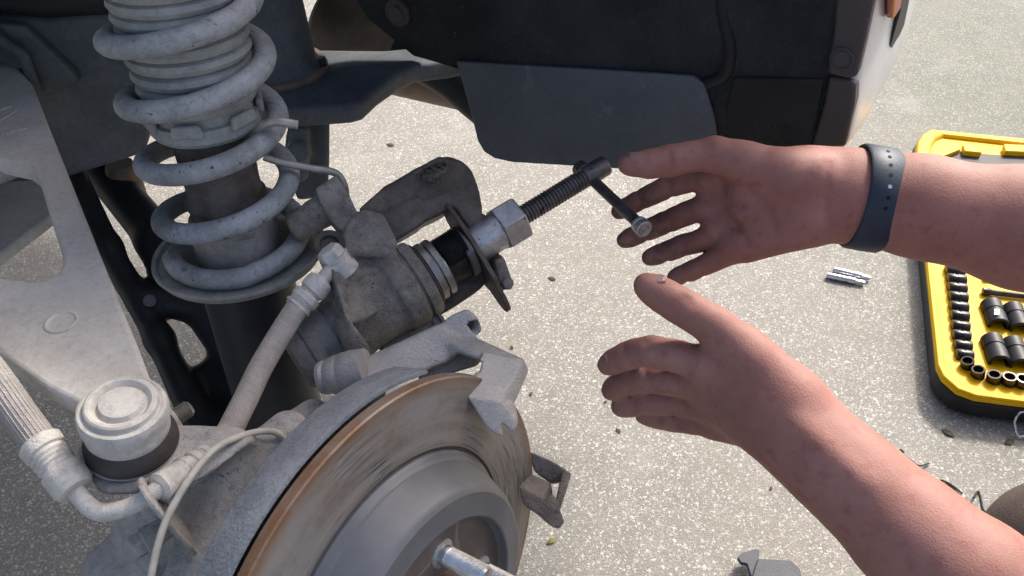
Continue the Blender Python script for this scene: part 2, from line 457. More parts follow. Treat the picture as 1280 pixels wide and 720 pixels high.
def skin_material():
    m, nt, b = new_mat('skin')
    tc = node(nt, 'ShaderNodeTexCoord').outputs['Object']
    n1 = node(nt, 'ShaderNodeTexNoise', Scale=28., Detail=6., Roughness=.6); nt.links.new(tc, n1.inputs['Vector'])
    n2 = node(nt, 'ShaderNodeTexNoise', Scale=150., Detail=4., Roughness=.6); nt.links.new(tc, n2.inputs['Vector'])
    col = mixc(nt, ramp(nt, n1.outputs['Fac'], .36, .66), (.262, .122, .094), (.325, .160, .128))
    col = mixc(nt, ramp(nt, n2.outputs['Fac'], .52, .75), col, (.255, .098, .082))
    # grease plus painted-in shade, darkening the fingers of the far hand
    n3 = node(nt, 'ShaderNodeTexNoise', Scale=55., Detail=6., Roughness=.7); nt.links.new(tc, n3.inputs['Vector'])
    col = mixc(nt, ramp(nt, n3.outputs['Fac'], .66, .80), col, (.19, .09, .072))
    gp = P(800, 295, .683) - A_([.72, .2, 0])
    ds = node(nt, 'ShaderNodeVectorMath', operation='DISTANCE'); nt.links.new(tc, ds.inputs[0]); ds.inputs[1].default_value = tuple(gp)
    gm = ramp(nt, ds.outputs['Value'], .012, .062, (1, 1, 1, 1), (0, 0, 0, 1)); gn = ramp(nt, n3.outputs['Fac'], .36, .60)
    gx = node(nt, 'ShaderNodeMath', operation='MULTIPLY'); nt.links.new(gm, gx.inputs[0]); nt.links.new(gn, gx.inputs[1])
    col = mixc(nt, gx.outputs[0], col, (.085, .05, .04))
    nt.links.new(col, b.inputs['Base Color'])
    b.inputs['Roughness'].default_value = .62
    b.inputs['Specular IOR Level'].default_value = .25
    b.inputs['Subsurface Weight'].default_value = 0.0
    b.inputs['Subsurface Radius'].default_value = (1.0, .35, .2)
    b.inputs['Subsurface Scale'].default_value = .006
    v = node(nt, 'ShaderNodeTexVoronoi', Scale=900.); nt.links.new(tc, v.inputs['Vector'])
    mx = node(nt, 'ShaderNodeMath', operation='ADD'); nt.links.new(v.outputs['Distance'], mx.inputs[0]); nt.links.new(n2.outputs['Fac'], mx.inputs[1])
    bp = node(nt, 'ShaderNodeBump', Strength=.16, Distance=.0007); nt.links.new(mx.outputs[0], bp.inputs['Height']); nt.links.new(bp.outputs['Normal'], b.inputs['Normal'])
    return m
M['skin'] = skin_material()

def ground_material():
    m, nt, b = new_mat('exposed_aggregate_concrete')
    tc = node(nt, 'ShaderNodeTexCoord').outputs['Object']
    big = node(nt, 'ShaderNodeTexNoise', Scale=1.6, Detail=5., Roughness=.6); nt.links.new(tc, big.inputs['Vector'])
    mid = node(nt, 'ShaderNodeTexNoise', Scale=22., Detail=6., Roughness=.65); nt.links.new(tc, mid.inputs['Vector'])
    fine = node(nt, 'ShaderNodeTexNoise', Scale=420., Detail=4., Roughness=.7); nt.links.new(tc, fine.inputs['Vector'])
    col = mixc(nt, ramp(nt, mid.outputs['Fac'], .35, .68), (.232, .219, .190), (.302, .287, .252))
    col = mixc(nt, ramp(nt, fine.outputs['Fac'], .38, .60), (.145, .136, .118), col)
    wob = node(nt, 'ShaderNodeTexNoise', Scale=260., Detail=3., Roughness=.6); nt.links.new(tc, wob.inputs['Vector'])
    wv_ = node(nt, 'ShaderNodeVectorMath', operation='MULTIPLY_ADD'); nt.links.new(wob.outputs['Color'], wv_.inputs[0]); wv_.inputs[1].default_value = (.011, .011, .011); nt.links.new(tc, wv_.inputs[2])
    v = node(nt, 'ShaderNodeTexVoronoi', Scale=270.); nt.links.new(wv_.outputs[0], v.inputs['Vector'])
    wh = node(nt, 'ShaderNodeTexVoronoi', Scale=155.); nt.links.new(wv_.outputs[0], wh.inputs['Vector'])
    sep = node(nt, 'ShaderNodeSeparateColor'); nt.links.new(v.outputs['Color'], sep.inputs[0])
    sep2 = node(nt, 'ShaderNodeSeparateColor'); nt.links.new(wh.outputs['Color'], sep2.inputs[0])
    def chip(vor, sp, size, lo, col_in, c):
        a = ramp(nt, vor.outputs['Distance'], size, size + .10, (1, 1, 1, 1), (0, 0, 0, 1))
        k = ramp(nt, sp, lo, lo + .05)
        mu = node(nt, 'ShaderNodeMath', operation='MULTIPLY'); nt.links.new(a, mu.inputs[0]); nt.links.new(k, mu.inputs[1])
        return mixc(nt, mu.outputs[0], col_in, c), mu.outputs[0]
    col, _ = chip(v, sep.outputs[1], .36, .55, col, (.355, .337, .29))
    col, k1 = chip(v, sep.outputs[0], .38, .72, col, (.50, .485, .44))
    col, k2 = chip(wh, sep2.outputs[0], .30, .84, col, (.475, .458, .41))
    col, _ = chip(v, sep.outputs[2], .30, .86, col, (.12, .112, .096))
    # damp mossy cast towards the far right of the yard
    sx = node(nt, 'ShaderNodeSeparateXYZ'); nt.links.new(tc, sx.inputs[0])
    ad = node(nt, 'ShaderNodeMath', operation='ADD'); nt.links.new(sx.outputs[0], ad.inputs[0]); nt.links.new(big.outputs['Fac'], ad.inputs[1])
    sc = node(nt, 'ShaderNodeMath', operation='MULTIPLY_ADD'); nt.links.new(ad.outputs[0], sc.inputs[0]); sc.inputs[1].default_value = .5; sc.inputs[2].default_value = -.1
    moss = ramp(nt, sc.outputs[0], .38, .75, (0, 0, 0, 1), (.85, .85, .85, 1))
    mm = node(nt, 'ShaderNodeMix'); mm.data_type = 'RGBA'; mm.blend_type = 'MULTIPLY'
    nt.links.new(moss, mm.inputs[0]); nt.links.new(col, mm.inputs[6]); mm.inputs[7].default_value = (.60, .66, .58, 1)
    col = mm.outputs[2]
    pat = node(nt, 'ShaderNodeTexNoise', Scale=4.5, Detail=7., Roughness=.7); nt.links.new(tc, pat.inputs['Vector'])
    st = ramp(nt, pat.outputs['Fac'], .48, .70, (0, 0, 0, 1), (.5, .5, .5, 1))
    col = mixc(nt, st, col, (.215, .198, .165))
    pal = ramp(nt, pat.outputs['Fac'], .30, .46, (.35, .35, .35, 1), (0, 0, 0, 1))
    col = mixc(nt, pal, col, (.36, .345, .305))
    nt.links.new(col, b.inputs['Base Color'])
    b.inputs['Roughness'].default_value = .8
    b.inputs['Specular IOR Level'].default_value = .3
    hgt = node(nt, 'ShaderNodeMath', operation='ADD'); nt.links.new(fine.outputs['Fac'], hgt.inputs[0]); nt.links.new(k1, hgt.inputs[1])
    bp = node(nt, 'ShaderNodeBump', Strength=.6, Distance=.003); nt.links.new(hgt.outputs[0], bp.inputs['Height']); nt.links.new(bp.outputs['Normal'], b.inputs['Normal'])
    return m
M['ground'] = ground_material()

def rotor_material():
    """swept friction ring: concentric scoring and rust; local z is the axle"""
    m, nt, b = new_mat('scored_rusty_disc_iron')
    tc = node(nt, 'ShaderNodeTexCoord').outputs['Object']
    sx = node(nt, 'ShaderNodeSeparateXYZ'); nt.links.new(tc, sx.inputs[0])
    cb = node(nt, 'ShaderNodeCombineXYZ'); nt.links.new(sx.outputs[0], cb.inputs[0]); nt.links.new(sx.outputs[1], cb.inputs[1])
    ln = node(nt, 'ShaderNodeVectorMath', operation='LENGTH'); nt.links.new(cb.outputs[0], ln.inputs[0])
    an = node(nt, 'ShaderNodeMath', operation='ARCTAN2'); nt.links.new(sx.outputs[1], an.inputs[0]); nt.links.new(sx.outputs[0], an.inputs[1])
    pol = node(nt, 'ShaderNodeCombineXYZ'); nt.links.new(ln.outputs['Value'], pol.inputs[0])
    a2 = node(nt, 'ShaderNodeMath', operation='MULTIPLY'); nt.links.new(an.outputs[0], a2.inputs[0]); a2.inputs[1].default_value = .0035; nt.links.new(a2.outputs[0], pol.inputs[1])
    ring = node(nt, 'ShaderNodeTexNoise', Scale=850., Detail=4., Roughness=.65); nt.links.new(pol.outputs[0], ring.inputs['Vector'])
    wide = node(nt, 'ShaderNodeTexNoise', Scale=110., Detail=3., Roughness=.55); nt.links.new(pol.outputs[0], wide.inputs['Vector'])
    blot = node(nt, 'ShaderNodeTexNoise', Scale=26., Detail=7., Roughness=.65); nt.links.new(tc, blot.inputs['Vector'])
    col = mixc(nt, ramp(nt, wide.outputs['Fac'], .38, .64), (.21, .172, .14), (.33, .29, .25))
    col = mixc(nt, ramp(nt, blot.outputs['Fac'], .40, .60), col, (.30, .285, .265))
    loc = node(nt, 'ShaderNodeTexNoise', Scale=13., Detail=3., Roughness=.6); nt.links.new(tc, loc.inputs['Vector'])
    rk = node(nt, 'ShaderNodeMath', operation='MULTIPLY'); nt.links.new(ramp(nt, ring.outputs['Fac'], .50, .60), rk.inputs[0]); nt.links.new(ramp(nt, loc.outputs['Fac'], .46, .62), rk.inputs[1])
    col = mixc(nt, rk.outputs[0], col, (.05, .038, .032))
    edge = ramp(nt, ln.outputs['Value'], .1405, .1475)
    bl2 = ramp(nt, blot.outputs['Fac'], .3, .6)
    mu = node(nt, 'ShaderNodeMath', operation='MULTIPLY'); nt.links.new(edge, mu.inputs[0]); nt.links.new(bl2, mu.inputs[1])
    col = mixc(nt, mu.outputs[0], col, (.21, .115, .06))
    inr = ramp(nt, ln.outputs['Value'], .103, .1065, (1, 1, 1, 1), (0, 0, 0, 1))
    col = mixc(nt, inr, col, (.10, .075, .06))
    nt.links.new(col, b.inputs['Base Color'])
    b.inputs['Metallic'].default_value = .4
    b.inputs['Roughness'].default_value = .5
    bp = node(nt, 'ShaderNodeBump', Strength=.35, Distance=.0006); nt.links.new(ring.outputs['Fac'], bp.inputs['Height']); nt.links.new(bp.outputs['Normal'], b.inputs['Normal'])
    return m
M['rotor'] = rotor_material()

def hat_material(name, c1, c2, marks=.5):
    m, nt, b = new_mat(name)
    tc = node(nt, 'ShaderNodeTexCoord').outputs['Object']
    n1 = node(nt, 'ShaderNodeTexNoise', Scale=22., Detail=8., Roughness=.6); nt.links.new(tc, n1.inputs['Vector'])
    n2 = node(nt, 'ShaderNodeTexNoise', Scale=9., Detail=2., Roughness=.5, Distortion=.4); nt.links.new(tc, n2.inputs['Vector'])
    n3 = node(nt, 'ShaderNodeTexNoise', Scale=600., Detail=4., Roughness=.6); nt.links.new(tc, n3.inputs['Vector'])
    col = mixc(nt, ramp(nt, n1.outputs['Fac'], .36, .68), c1, c2)
    # thin pale water marks
    r = nt.nodes.new('ShaderNodeValToRGB'); e = r.color_ramp.elements
    e[0].position = .480; e[0].color = (0, 0, 0, 1); e[1].position = .5; e[1].color = (0, 0, 0, 1)
    x = e.new(.49); x.color = (marks, marks, marks, 1)
    nt.links.new(n2.outputs['Fac'], r.inputs[0])
    col = mixc(nt, r.outputs['Color'], col, (.4, .37, .34))
    nt.links.new(col, b.inputs['Base Color'])
    b.inputs['Metallic'].default_value = .25; b.inputs['Roughness'].default_value = .48
    bp = node(nt, 'ShaderNodeBump', Strength=.15, Distance=.0006); nt.links.new(n3.outputs['Fac'], bp.inputs['Height']); nt.links.new(bp.outputs['Normal'], b.inputs['Normal'])
    return m
M['hat'] = hat_material('grey_disc_hat_iron', (.115, .12, .128), (.165, .17, .177), 0)
M['hub'] = hat_material('dark_hub_face_iron', (.085, .075, .075), (.19, .15, .125))
# ------------------------------------------------------------------ ground
mb = MB(); mb.ring([(-40, -40, 0), (40, -40, 0), (40, 40, 0), (-40, 40, 0)]); mb.f.append((0, 1, 2, 3))
g = build('ground', mb, M['ground'], smooth=False); g['kind'] = 'structure'

# ------------------------------------------------------------------ car body around the wheel arch
CORNER = P(1065, 185, .78)
LC = (CORNER - A_([HUB[0], HUB[1], 0])) @ LEN
OC = (CORNER - A_([HUB[0], HUB[1], 0])) @ OUT
def wall(x, y, off=0.0):          # a point on the upright rear face of the wheel arch
    return on_plane(x, y, CORNER - off * LEN, LEN)
car = thing('car', 'white car with black wheel arch liner and mud flap above the jacked up wheel hub', 'car', V(0, .6, 0))
# liner: flat below, arching over the wheel above; seen from inside, 4 mm thick felt
zs = [(LC, wall(560, 76)[2] - .004), (LC, .60), (LC, .64), (LC - .004, .70)]
for a in range(12, 50, 9):
    zs.append((LC * math.cos(math.radians(a)), .66 + .47 * math.sin(math.radians(a))))
mb = MB(); os_ = np.linspace(-.78, OC - .03, 40); rows = []
pl = wall(500, 76); ol = (pl - V(0, 0, 0)) @ OUT
for j, (l, z) in enumerate(zs):
    r = []
    for o in os_:
        zz = z; ll = l + .004 * math.sin(o * 17) * math.sin(z * 20)
        r.append(V(o, ll, zz))
    rows.append(mb.ring(r))
oi = (wall(500, 76) - V(0, 0, 0)) @ OUT; ot = (wall(448, 0) - V(0, 0, 0)) @ OUT
zi = wall(500, 76)[2]; zt = wall(448, 0)[2]
# left edge of the liner leans inboard as it rises
for j, (l, z) in enumerate(zs):
    f_ = np.clip((z - zi) / (zt - zi), 0, 6); left = oi + (ot - oi) * f_
    if z < zi + .012: left = oi + .02
    for k in range(40):
        o = left + (OC - .03 - left) * k / 39
        mb.v[rows[j][k]] = tuple(V(o, l + .003 * math.sin(o * 23) * math.sin(z * 30), z))
for a, b in zip(rows[:-1], rows[1:]):
    for k in range(39): mb.f.append((a[k], a[k + 1], b[k + 1], b[k]))
liner = build('wheel_arch_liner', mb, M['liner'], car, angle=60)
liner.modifiers.new('thick', 'SOLIDIFY').thickness = .004
def clip(px, py, off, r, m, par):
    o = wall(px, py, off); mb = MB()
    mb.lathe(o, -LEN, [(-.002, r * 1.75), (.0015, r * 1.75), (.002, r * 1.6), (.0012, r * 1.2), (.0012, r), (.0045, r * .95), (.0052, r * .7), (.0048, r * .3), (.0048, 0)], 28)
    return build('push_clip', mb, m, par)
clip(497, 16, .007, .0085, M['bumper'], car)
# plain black moulding between the flap and the bumper edge
mb = MB(); mb.prism([wall(x, y, .002) for x, y in ((850, -60), (905, 10), (915, 60), (895, 110), (905, 186), (1016, 188), (1034, 95), (1050, -60))], .006 * LEN)
build('inner_moulding', mb, M['plastic'], car, bevel=.003)
mb = MB(); mb.prism([wall(x, y, .006) for x, y in ((916, 96), (1031, 99), (1014, 184), (909, 183), (905, 140))], .005 * LEN)
build('moulding_step', mb, M['plastic'], car, bevel=.003)
mb = MB(); mb.tube(spline([wall(896, -40, .004), wall(905, 20, .004), wall(913, 60, .004), wall(906, 92, .004), wall(884, 104, .004)], 8), .006, 12); build('moulding_ridge', mb, M['plastic'], car)
# mud flap
mb = MB()
mb.prism([wall(x, y, .010) for x, y in ((570, 77), (640, 81), (760, 88), (866, 95), (880, 106), (893, 150), (902, 219), (880, 218), (790, 212), (640, 203), (618, 198), (605, 190), (597, 176), (585, 128))], .004 * LEN)
build('mud_flap', mb, M['flap'], car, bevel=.0012)
# bumper edge facing the wheel
mb = MB(); mb.prism([wall(x, y, .012) for x, y in ((1049, -60), (1100, -60), (1092, 0), (1082, 48), (1071, 96), (1060, 99), (1034, 92), (1042, 40))], .016 * LEN)
bump = build('bumper_flange', mb, M['bumper'], car, bevel=.0025)
mb = MB(); mb.prism([wall(x, y, .010) for x, y in ((1036, 97), (1064, 101), (1070, 106), (1068, 130), (1056, 184), (1014, 186), (1030, 130))], .02 * LEN)
build('lower_trim', mb, M['bumper'], car, bevel=.003)
o = wall(1052, 73, .013); mb = MB()
mb.lathe(o, -LEN, [(-.002, .0098), (.001, .0098), (.0016, .0088), (.0006, .0082), (.0006, .007), (.0016, .0066), (.002, .003), (.0014, .001), (.0014, 0)], 28)
build('bolt', mb, M['bumper'], bump)
# white outer skin running rearwards from the arch, tail lamp at its top
mb = MB(); zc = CORNER[2]; prof = []
for x, y in ((1056, 187), (1060, 184), (1070, 135), (1074, 98), (1086, 45), (1096, 0), (1108, -60)):
    q = wall(x, y, .004) - V(0, 0, 0); prof.append((q @ OUT, q[2]))
prof += [(prof[-1][0] + .01, prof[-1][1] + .12), (prof[-1][0] - .02, prof[-1][1] + .3)]
rows = []
for l, ins in ((LC - .006, .006), (LC - .002, .001), (LC + .02, -.002), (LC + .15, -.004), (LC + .28, 0), (LC + .38, .02), (LC + .44, .07), (LC + .47, .18)):
    rows.append(mb.ring([V(o - ins, l, z) for o, z in prof]))
for a, b in zip(rows[:-1], rows[1:]):
    for k in range(len(prof) - 1): mb.f.append((a[k], a[k + 1], b[k + 1], b[k]))
skin_ = build('bumper_skin', mb, M['white_paint'], car, angle=50); md = skin_.modifiers.new('thick', 'SOLIDIFY'); md.thickness = .004
md = skin_.modifiers.new('sub', 'SUBSURF'); md.levels = 2; md.render_levels = 2
# rear bumper end wrapping across
mb = MB(); rows = []
for o, l in ((OC - .175, LC + .47), (OC - .5, LC + .50), (OC - .9, LC + .51), (OC - 1.5, LC + .50)):
    rows.append(mb.ring([V(o, l - .02, .48), V(o, l, .465), V(o, l + .02, .50), V(o, l + .03, .70), V(o, l + .01, .95)]))
for a, b in zip(rows[:-1], rows[1:]):
    for k in range(4): mb.f.append((a[k], a[k + 1], b[k + 1], b[k]))
o_ = build('rear_bumper', mb, M['white_paint'], car, angle=60); o_.modifiers.new('thick', 'SOLIDIFY').thickness = .004
oS = prof[5][0] + .004
def side(x, y, off=0): return on_plane(x, y, V(oS + off, 0, 0), OUT)
mb = MB(); mb.prism([side(x, y) for x, y in ((1108, -40), (1122, -40), (1116, 8), (1107, 22))], .007 * OUT); build('side_reflector', mb, M['red_lens'], car, bevel=.002)
mb = MB(); mb.prism([side(x, y) for x, y in ((1124, -40), (1138, -40), (1124, 30), (1108, 66), (1106, 56), (1118, 14))], .005 * OUT); build('side_vent', mb, M['plastic'], car, bevel=.002)
# fender above the arch and the floor over the suspension
mb = MB(); inner = []; outer = []
for a in range(8, 56, 8):
    ca, sa = math.cos(math.radians(a)), math.sin(math.radians(a))
    inner.append(V(OC + .01, ca * LC, .72 + .47 * sa)); outer.append(V(OC - .01, ca * (LC + .25), .80 + .62 * sa))
a = mb.ring(inner); b = mb.ring(outer)
for k in range(len(inner) - 1): mb.f.append((a[k], a[k + 1], b[k + 1], b[k]))
o_ = build('fender', mb, M['white_paint'], car); o_.modifiers.new('thick', 'SOLIDIFY').thickness = .004
mb = MB(); mb.box(V(-1.08, -.1, .80), (OUT, LEN, ZZ), (.64, 1.05, .02)); build('floor_pan', mb, M['black_paint'], car)  # unseen floor, set low and wide to darken the ground beneath
mb = MB(); mb.box(V(-.44, -.1, 1.07), (OUT, LEN, ZZ), (.012, .55, .25)); build('light_blocker_wing', mb, M['plastic'], car, bevel=.004)  # unseen panel added to block sky light from the left
# frame plate, bump stop cup and hanger behind the spring
ZP = .565
mb = MB(); mb.prism([at_z(x, y, ZP) for x, y in ((170, 70), (330, 60), (480, 62), (540, 56), (610, 66), (560, 77), (518, 82), (497, 92), (470, 111), (452, 128), (436, 132), (367, 137), (310, 132), (240, 120))], -.022 * ZZ)
build('frame_plate', mb, M['frame'], car, bevel=.006, segs=3)
c0 = at_z(347, 88, ZP); mb = MB()
mb.lathe(c0, ZZ, [(-.003, .050), (.002, .052), (.006, .0515), (.009, .047), (.012, .044), (.016, .0425), (.10, .036), (.13, .0345), (.131, .038), (.20, .038)], 40)
cup = build('bump_stop_cup', mb, M['frame'], car)
mb = MB(); mb.lathe(c0, ZZ, [(.0005, .0535), (.004, .0545), (.008, .0525), (.009, .049)], 40); build('weld_bead', mb, M['frame_rust'], cup)
mb = MB(); mb.tube([P(402, 74, .93), P(404, 82, .93)], .004, 10); build('bolt', mb, M['black_paint'], cup)
c = Cast(P(300, 330, .85) - .12, P(430, 100, 1.05) + .12, .003)
c.hull([P(368, 125, .93), P(412, 130, .93), P(404, 180, .95), P(401, 232, .97), P(412, 245, .97), P(372, 250, .96), P(352, 190, .94), P(368, 125, .95), P(412, 130, .955), P(401, 232, .99), P(372, 250, .985)], .003)
c.cone(P(375, 165, .925), P(372, 215, .935), .011, .012, .006)
c.cyl(P(372, 192, .90), P(376, 188, .96), .012, .002, .004)
cast('hanger_bracket', c, M['frame'], car)
mb = MB(); mb.lathe(P(398, 40, 1.32), nrm(P(620, 90, 1.30) - P(398, 40, 1.32)), [(0, .0), (0, .05), (.006, .062), (.012, .066), (.25, .066), (.30, .066), (.306, .06), (.31, .02)], 40)
build('muffler', mb, M['muffler'], car)
mb = MB(); mb.tube(spline([P(500, 60, 1.18), P(560, 92, 1.17), P(640, 150, 1.15), P(740, 170, 1.15)], 8), .03, 20); build('tail_pipe', mb, M['black_paint'], car)
# subframe side plate on the left
n_ = nrm(-LEN * .8 + OUT * .6); p_ = P(120, 120, .86)
def sf(x, y, off=0): return on_plane(x, y, p_ + off * n_, n_)
mb = MB(); mb.prism([sf(x, y) for x, y in ((-120, 18), (60, 26), (150, 18), (188, 22), (190, 100), (184, 176), (182, 190), (168, 197), (95, 220), (40, 238), (-120, 260))], -.05 * n_)
sub = build('subframe', mb, M['frame'], car, bevel=.006, segs=3)
mb = MB(); mb.prism([sf(x, y, .012) for x, y in ((-60, 22), (30, 34), (96, 96), (98, 104), (52, 120), (30, 90), (-60, 60))], -.012 * n_)
build('stiffener', mb, M['frame'], sub, bevel=.004, segs=3)
mb = MB(); mb.tube(spline([sf(-20, 30, .02), sf(4, 52, .02), sf(26, 66, .022), sf(36, 88, .022), sf(48, 118, .022)], 6), .005, 10); build('edge_flange', mb, M['frame'], sub)
mb = MB(); mb.tube([P(-60, 0, .83), P(70, -2, .83), P(150, -8, .83)], .028, 24); build('frame_rail', mb, M['black_paint'], car)

# ------------------------------------------------------------------ coil spring and damper
SB, ST = P(306, 337, .695), P(220, 0, .572); AX = nrm(ST - SB)
SV = CAM - SB; SV = -nrm(SV - (SV @ AX) * AX); SU = np.cross(SV, AX)      # SU to the right, SV away from the camera
HS = np.linspace(-.35, .42, 1541)
def zs_at(py, r):                 # distance along the axis at which the front of a circle of radius r shows on picture row py
    q = SB + HS[:, None] * AX - r * SV - CAM
    rows_ = 360 - FPX * (q @ UP) / (q @ FWD)
    return float(np.interp(-py, -rows_, HS))
strut = thing('coil_spring_strut', 'dusty grey coil spring over its ribbed rubber boot and damper', 'coil spring', SB - .3 * AX)
RC = .0485; WR = .0076
key = [(346, 0), (342, .15), (282, 1), (208, 2), (128, 3), (47, 4), (-34, 5), (-116, 6)]
mz = [zs_at(p, RC) for p, _ in key]; mt = [t for _, t in key]
pts = []
for k in range(-10, 6 * 40):
    t = k / 40; ang = -math.pi / 2 + 2 * math.pi * t
    z = np.interp(t, mt, mz) if t > 0 else mz[0]
    if 0 < t < 6:
        z = .25 * np.interp(t - .2, mt, mz) + .5 * z + .25 * np.interp(t + .2, mt, mz)
    pts.append(SB + RC * math.cos(ang) * SU + RC * math.sin(ang) * SV + z * AX)
mb = MB(); mb.tube(pts, WR, 18); build('spring', mb, M['spring'], strut)
zseat = mz[0] - WR
def sl_(prof, name, m, par, seg=56, **kw):
    mb = MB(); mb.lathe(SB, AX, prof, seg, **kw); return build(name, mb, m, par)
sl_([(zseat - .012, .03), (zseat - .006, .048), (zseat - .0035, .0625), (zseat + .0015, .0655), (zseat + .004, .0648), (zseat + .003, .062), (zseat, .0605), (zseat - .0005, .03)], 'spring_seat', M['boot'], strut, 64)
sl_([(zseat - .3, .034), (zseat - .27, .036), (zseat - .02, .036), (zseat - .004, .032)], 'damper_body', M['navy_paint'], strut, 40)
z1 = zs_at(286, .03); z2 = zs_at(268, .026); z3 = zs_at(186, .026)
dm = sl_([(zseat, .0325), (z1 - .012, .032), (z1 - .004, .031), (z1 - .001, .0285), (z1, .02)], 'damper_collar', M['damper_dust'], strut, 40)
mb = MB(); mb.box(SB + (z1 - .006) * AX + .005 * SU - .0315 * SV, (SU, SV, AX), (.0075, .002, .003)); build('stamped_tab', mb, M['wire'], dm, bevel=.001)
pr = [(z1 - .002, .0275), (z2 - .004, .0282), (z2, .0300), (z2 + .003, .0296), (z2 + .006, .0270)]
for i in range(6): pr.append((z2 + .006 + (z3 - z2) * (i + 1) / 6, .0266 + .0004 * (i % 2)))
pr.append((z3 + .02, .02)); sl_(pr, 'damper_tube', M['damper_rough'], strut, 40)
# bump rubber boot: castellated cup, then ribs
zb0 = zs_at(184, .037); zb1 = zs_at(152, .037); zb2 = zs_at(146, .036)
boot = sl_([(zb0, .030), (zb0, .0365), (zb0 + .003, .0385), (zb0 + .012, .0378), (zb1 - .006, .0345), (zb1, .0335), (zb2 + .01, .0335)], 'boot_cup', M['boot'], strut)
for a in (-165, -112, -52, -5, 60, 120):
    ca = math.cos(math.radians(a)) * SU + math.sin(math.radians(a)) * SV; sa = np.cross(AX, ca)
    mb = MB(); q = SB + ca * .0352
    mb.prism([q + sa * x + AX * z for x, z in ((-.0115, zb0 + .008), (.0115, zb0 + .008), (.0095, zb1 - .001), (-.0095, zb1 - .001))], ca * .0052)
    build('boot_lug', mb, M['boot'], boot, bevel=.0022, segs=3)
for i, py in enumerate((143, 125, 107, 88, 70, 52, 33, 15, -4, -24, -44, -66)):
    r0 = .0345 + .0007 * min(i, 5); z = zs_at(py, r0 + .004); hh = .0068
    sl_([(z - hh, r0 - .006), (z - hh * .86, r0 - .002), (z - hh * .62, r0 + .0028), (z - hh * .1, r0 + .0048), (z + hh * .40, r0 + .0036), (z + hh * .74, r0 - .001), (z + hh * .95, r0 - .006)], 'boot_rib', M['boot'], strut, 52, caps=False)
sl_([(zb0 + .004, .030), (zs_at(-90, .03), .033)], 'boot_core', M['rubber'], strut, 32)

# ------------------------------------------------------------------ lower control arm, black, far below the spring
lca = thing('lower_control_arm', 'black pressed steel lower suspension arm with slotted hole behind the damper', 'suspension arm', P(260, 470, .84))
c = Cast(P(80, 330, .95) - A_([.1, .22, .22]), P(360, 330, .75) + A_([.06, .24, .22]), .004)
for a, b, ra, rb in (((92, 215, .93), (135, 310, .90), .012, .013), ((135, 310, .90), (200, 425, .86), .013, .013), ((200, 425, .86), (262, 560, .80), .013, .015),
                     ((120, 205, .98), (200, 300, .93), .02, .022), ((200, 300, .93), (290, 392, .88), .022, .024), ((250, 385, .89), (350, 520, .83), .018, .022),
                     ((185, 372, .88), (262, 384, .89), .014, .015), ((262, 470, .86), (345, 545, .82), .016, .02), ((250, 520, .82), (340, 545, .82), .013, .015)):
    c.cone(P(*a), P(*b), ra, rb, .012)
c.hull([P(170, 300, .92), P(230, 330, .92), P(285, 400, .88), P(215, 395, .88), P(185, 355, .89), P(170, 300, .93), P(285, 400, .90), P(215, 395, .90)], .003, .01)
cast('arm', c, M['black_paint'], lca)
mb = MB(); mb.lathe(P(187, 376, .862), nrm(CAM - P(187, 376, .862)), [(0, .006), (.003, .006), (.004, .004), (.004, 0)], 16); build('bolt', mb, M['frame'], lca)
mb = MB(); mb.lathe(P(168, 262, .99), ZZ, [(0, .016), (.004, .018), (.05, .018), (.06, .014)], 24); build('bushing', mb, M['muffler'], lca)

# ------------------------------------------------------------------ upper control arm with ball joint
ZA = .628
uca = thing('upper_control_arm', 'pale dusty alloy wishbone arm ending in a round ball joint', 'suspension arm', at_z(150, 510, ZA - .07))
poly = [(-190, -20), (-60, 45), (0, 70), (18, 78), (40, 104), (58, 150), (92, 235), (130, 330), (172, 432), (188, 475), (190, 520), (160, 540), (125, 530), (98, 503), (60, 484), (0, 442), (-190, 300),
        (-190, 250), (-120, 344), (-60, 346), (0, 346), (38, 351), (58, 348), (71, 342), (78, 330), (77, 318), (62, 270), (49, 226), (43, 214), (32, 206), (0, 199), (-190, 130)]
mb = MB(); mb.prism([at_z(x, y, ZA) for x, y in poly], -.016 * ZZ)
build('arm', mb, M['arm'], uca, bevel=.003, segs=3)
mb = MB(); mb.lathe(at_z(77, 403, ZA), ZZ, [(-.002, .0105), (.0008, .0103), (.0012, .0095), (.0012, .0088), (.0002, .0078), (0, .005), (.0002, 0)], 40); build('casting_boss', mb, M['arm'], uca)
mb = MB()
for a, b in (((-4, 139), (14, 133)), ((-2, 152), (22, 138)), ((3, 175), (2, 165)), ((8, 168), (20, 163)), ((14, 176), (12, 166)), ((22, 164), (33, 160))):
    mb.tube([at_z(a[0], a[1], ZA), at_z(b[0], b[1], ZA)], .0008, 6)
build('embossed_marks', mb, M['arm'], uca)
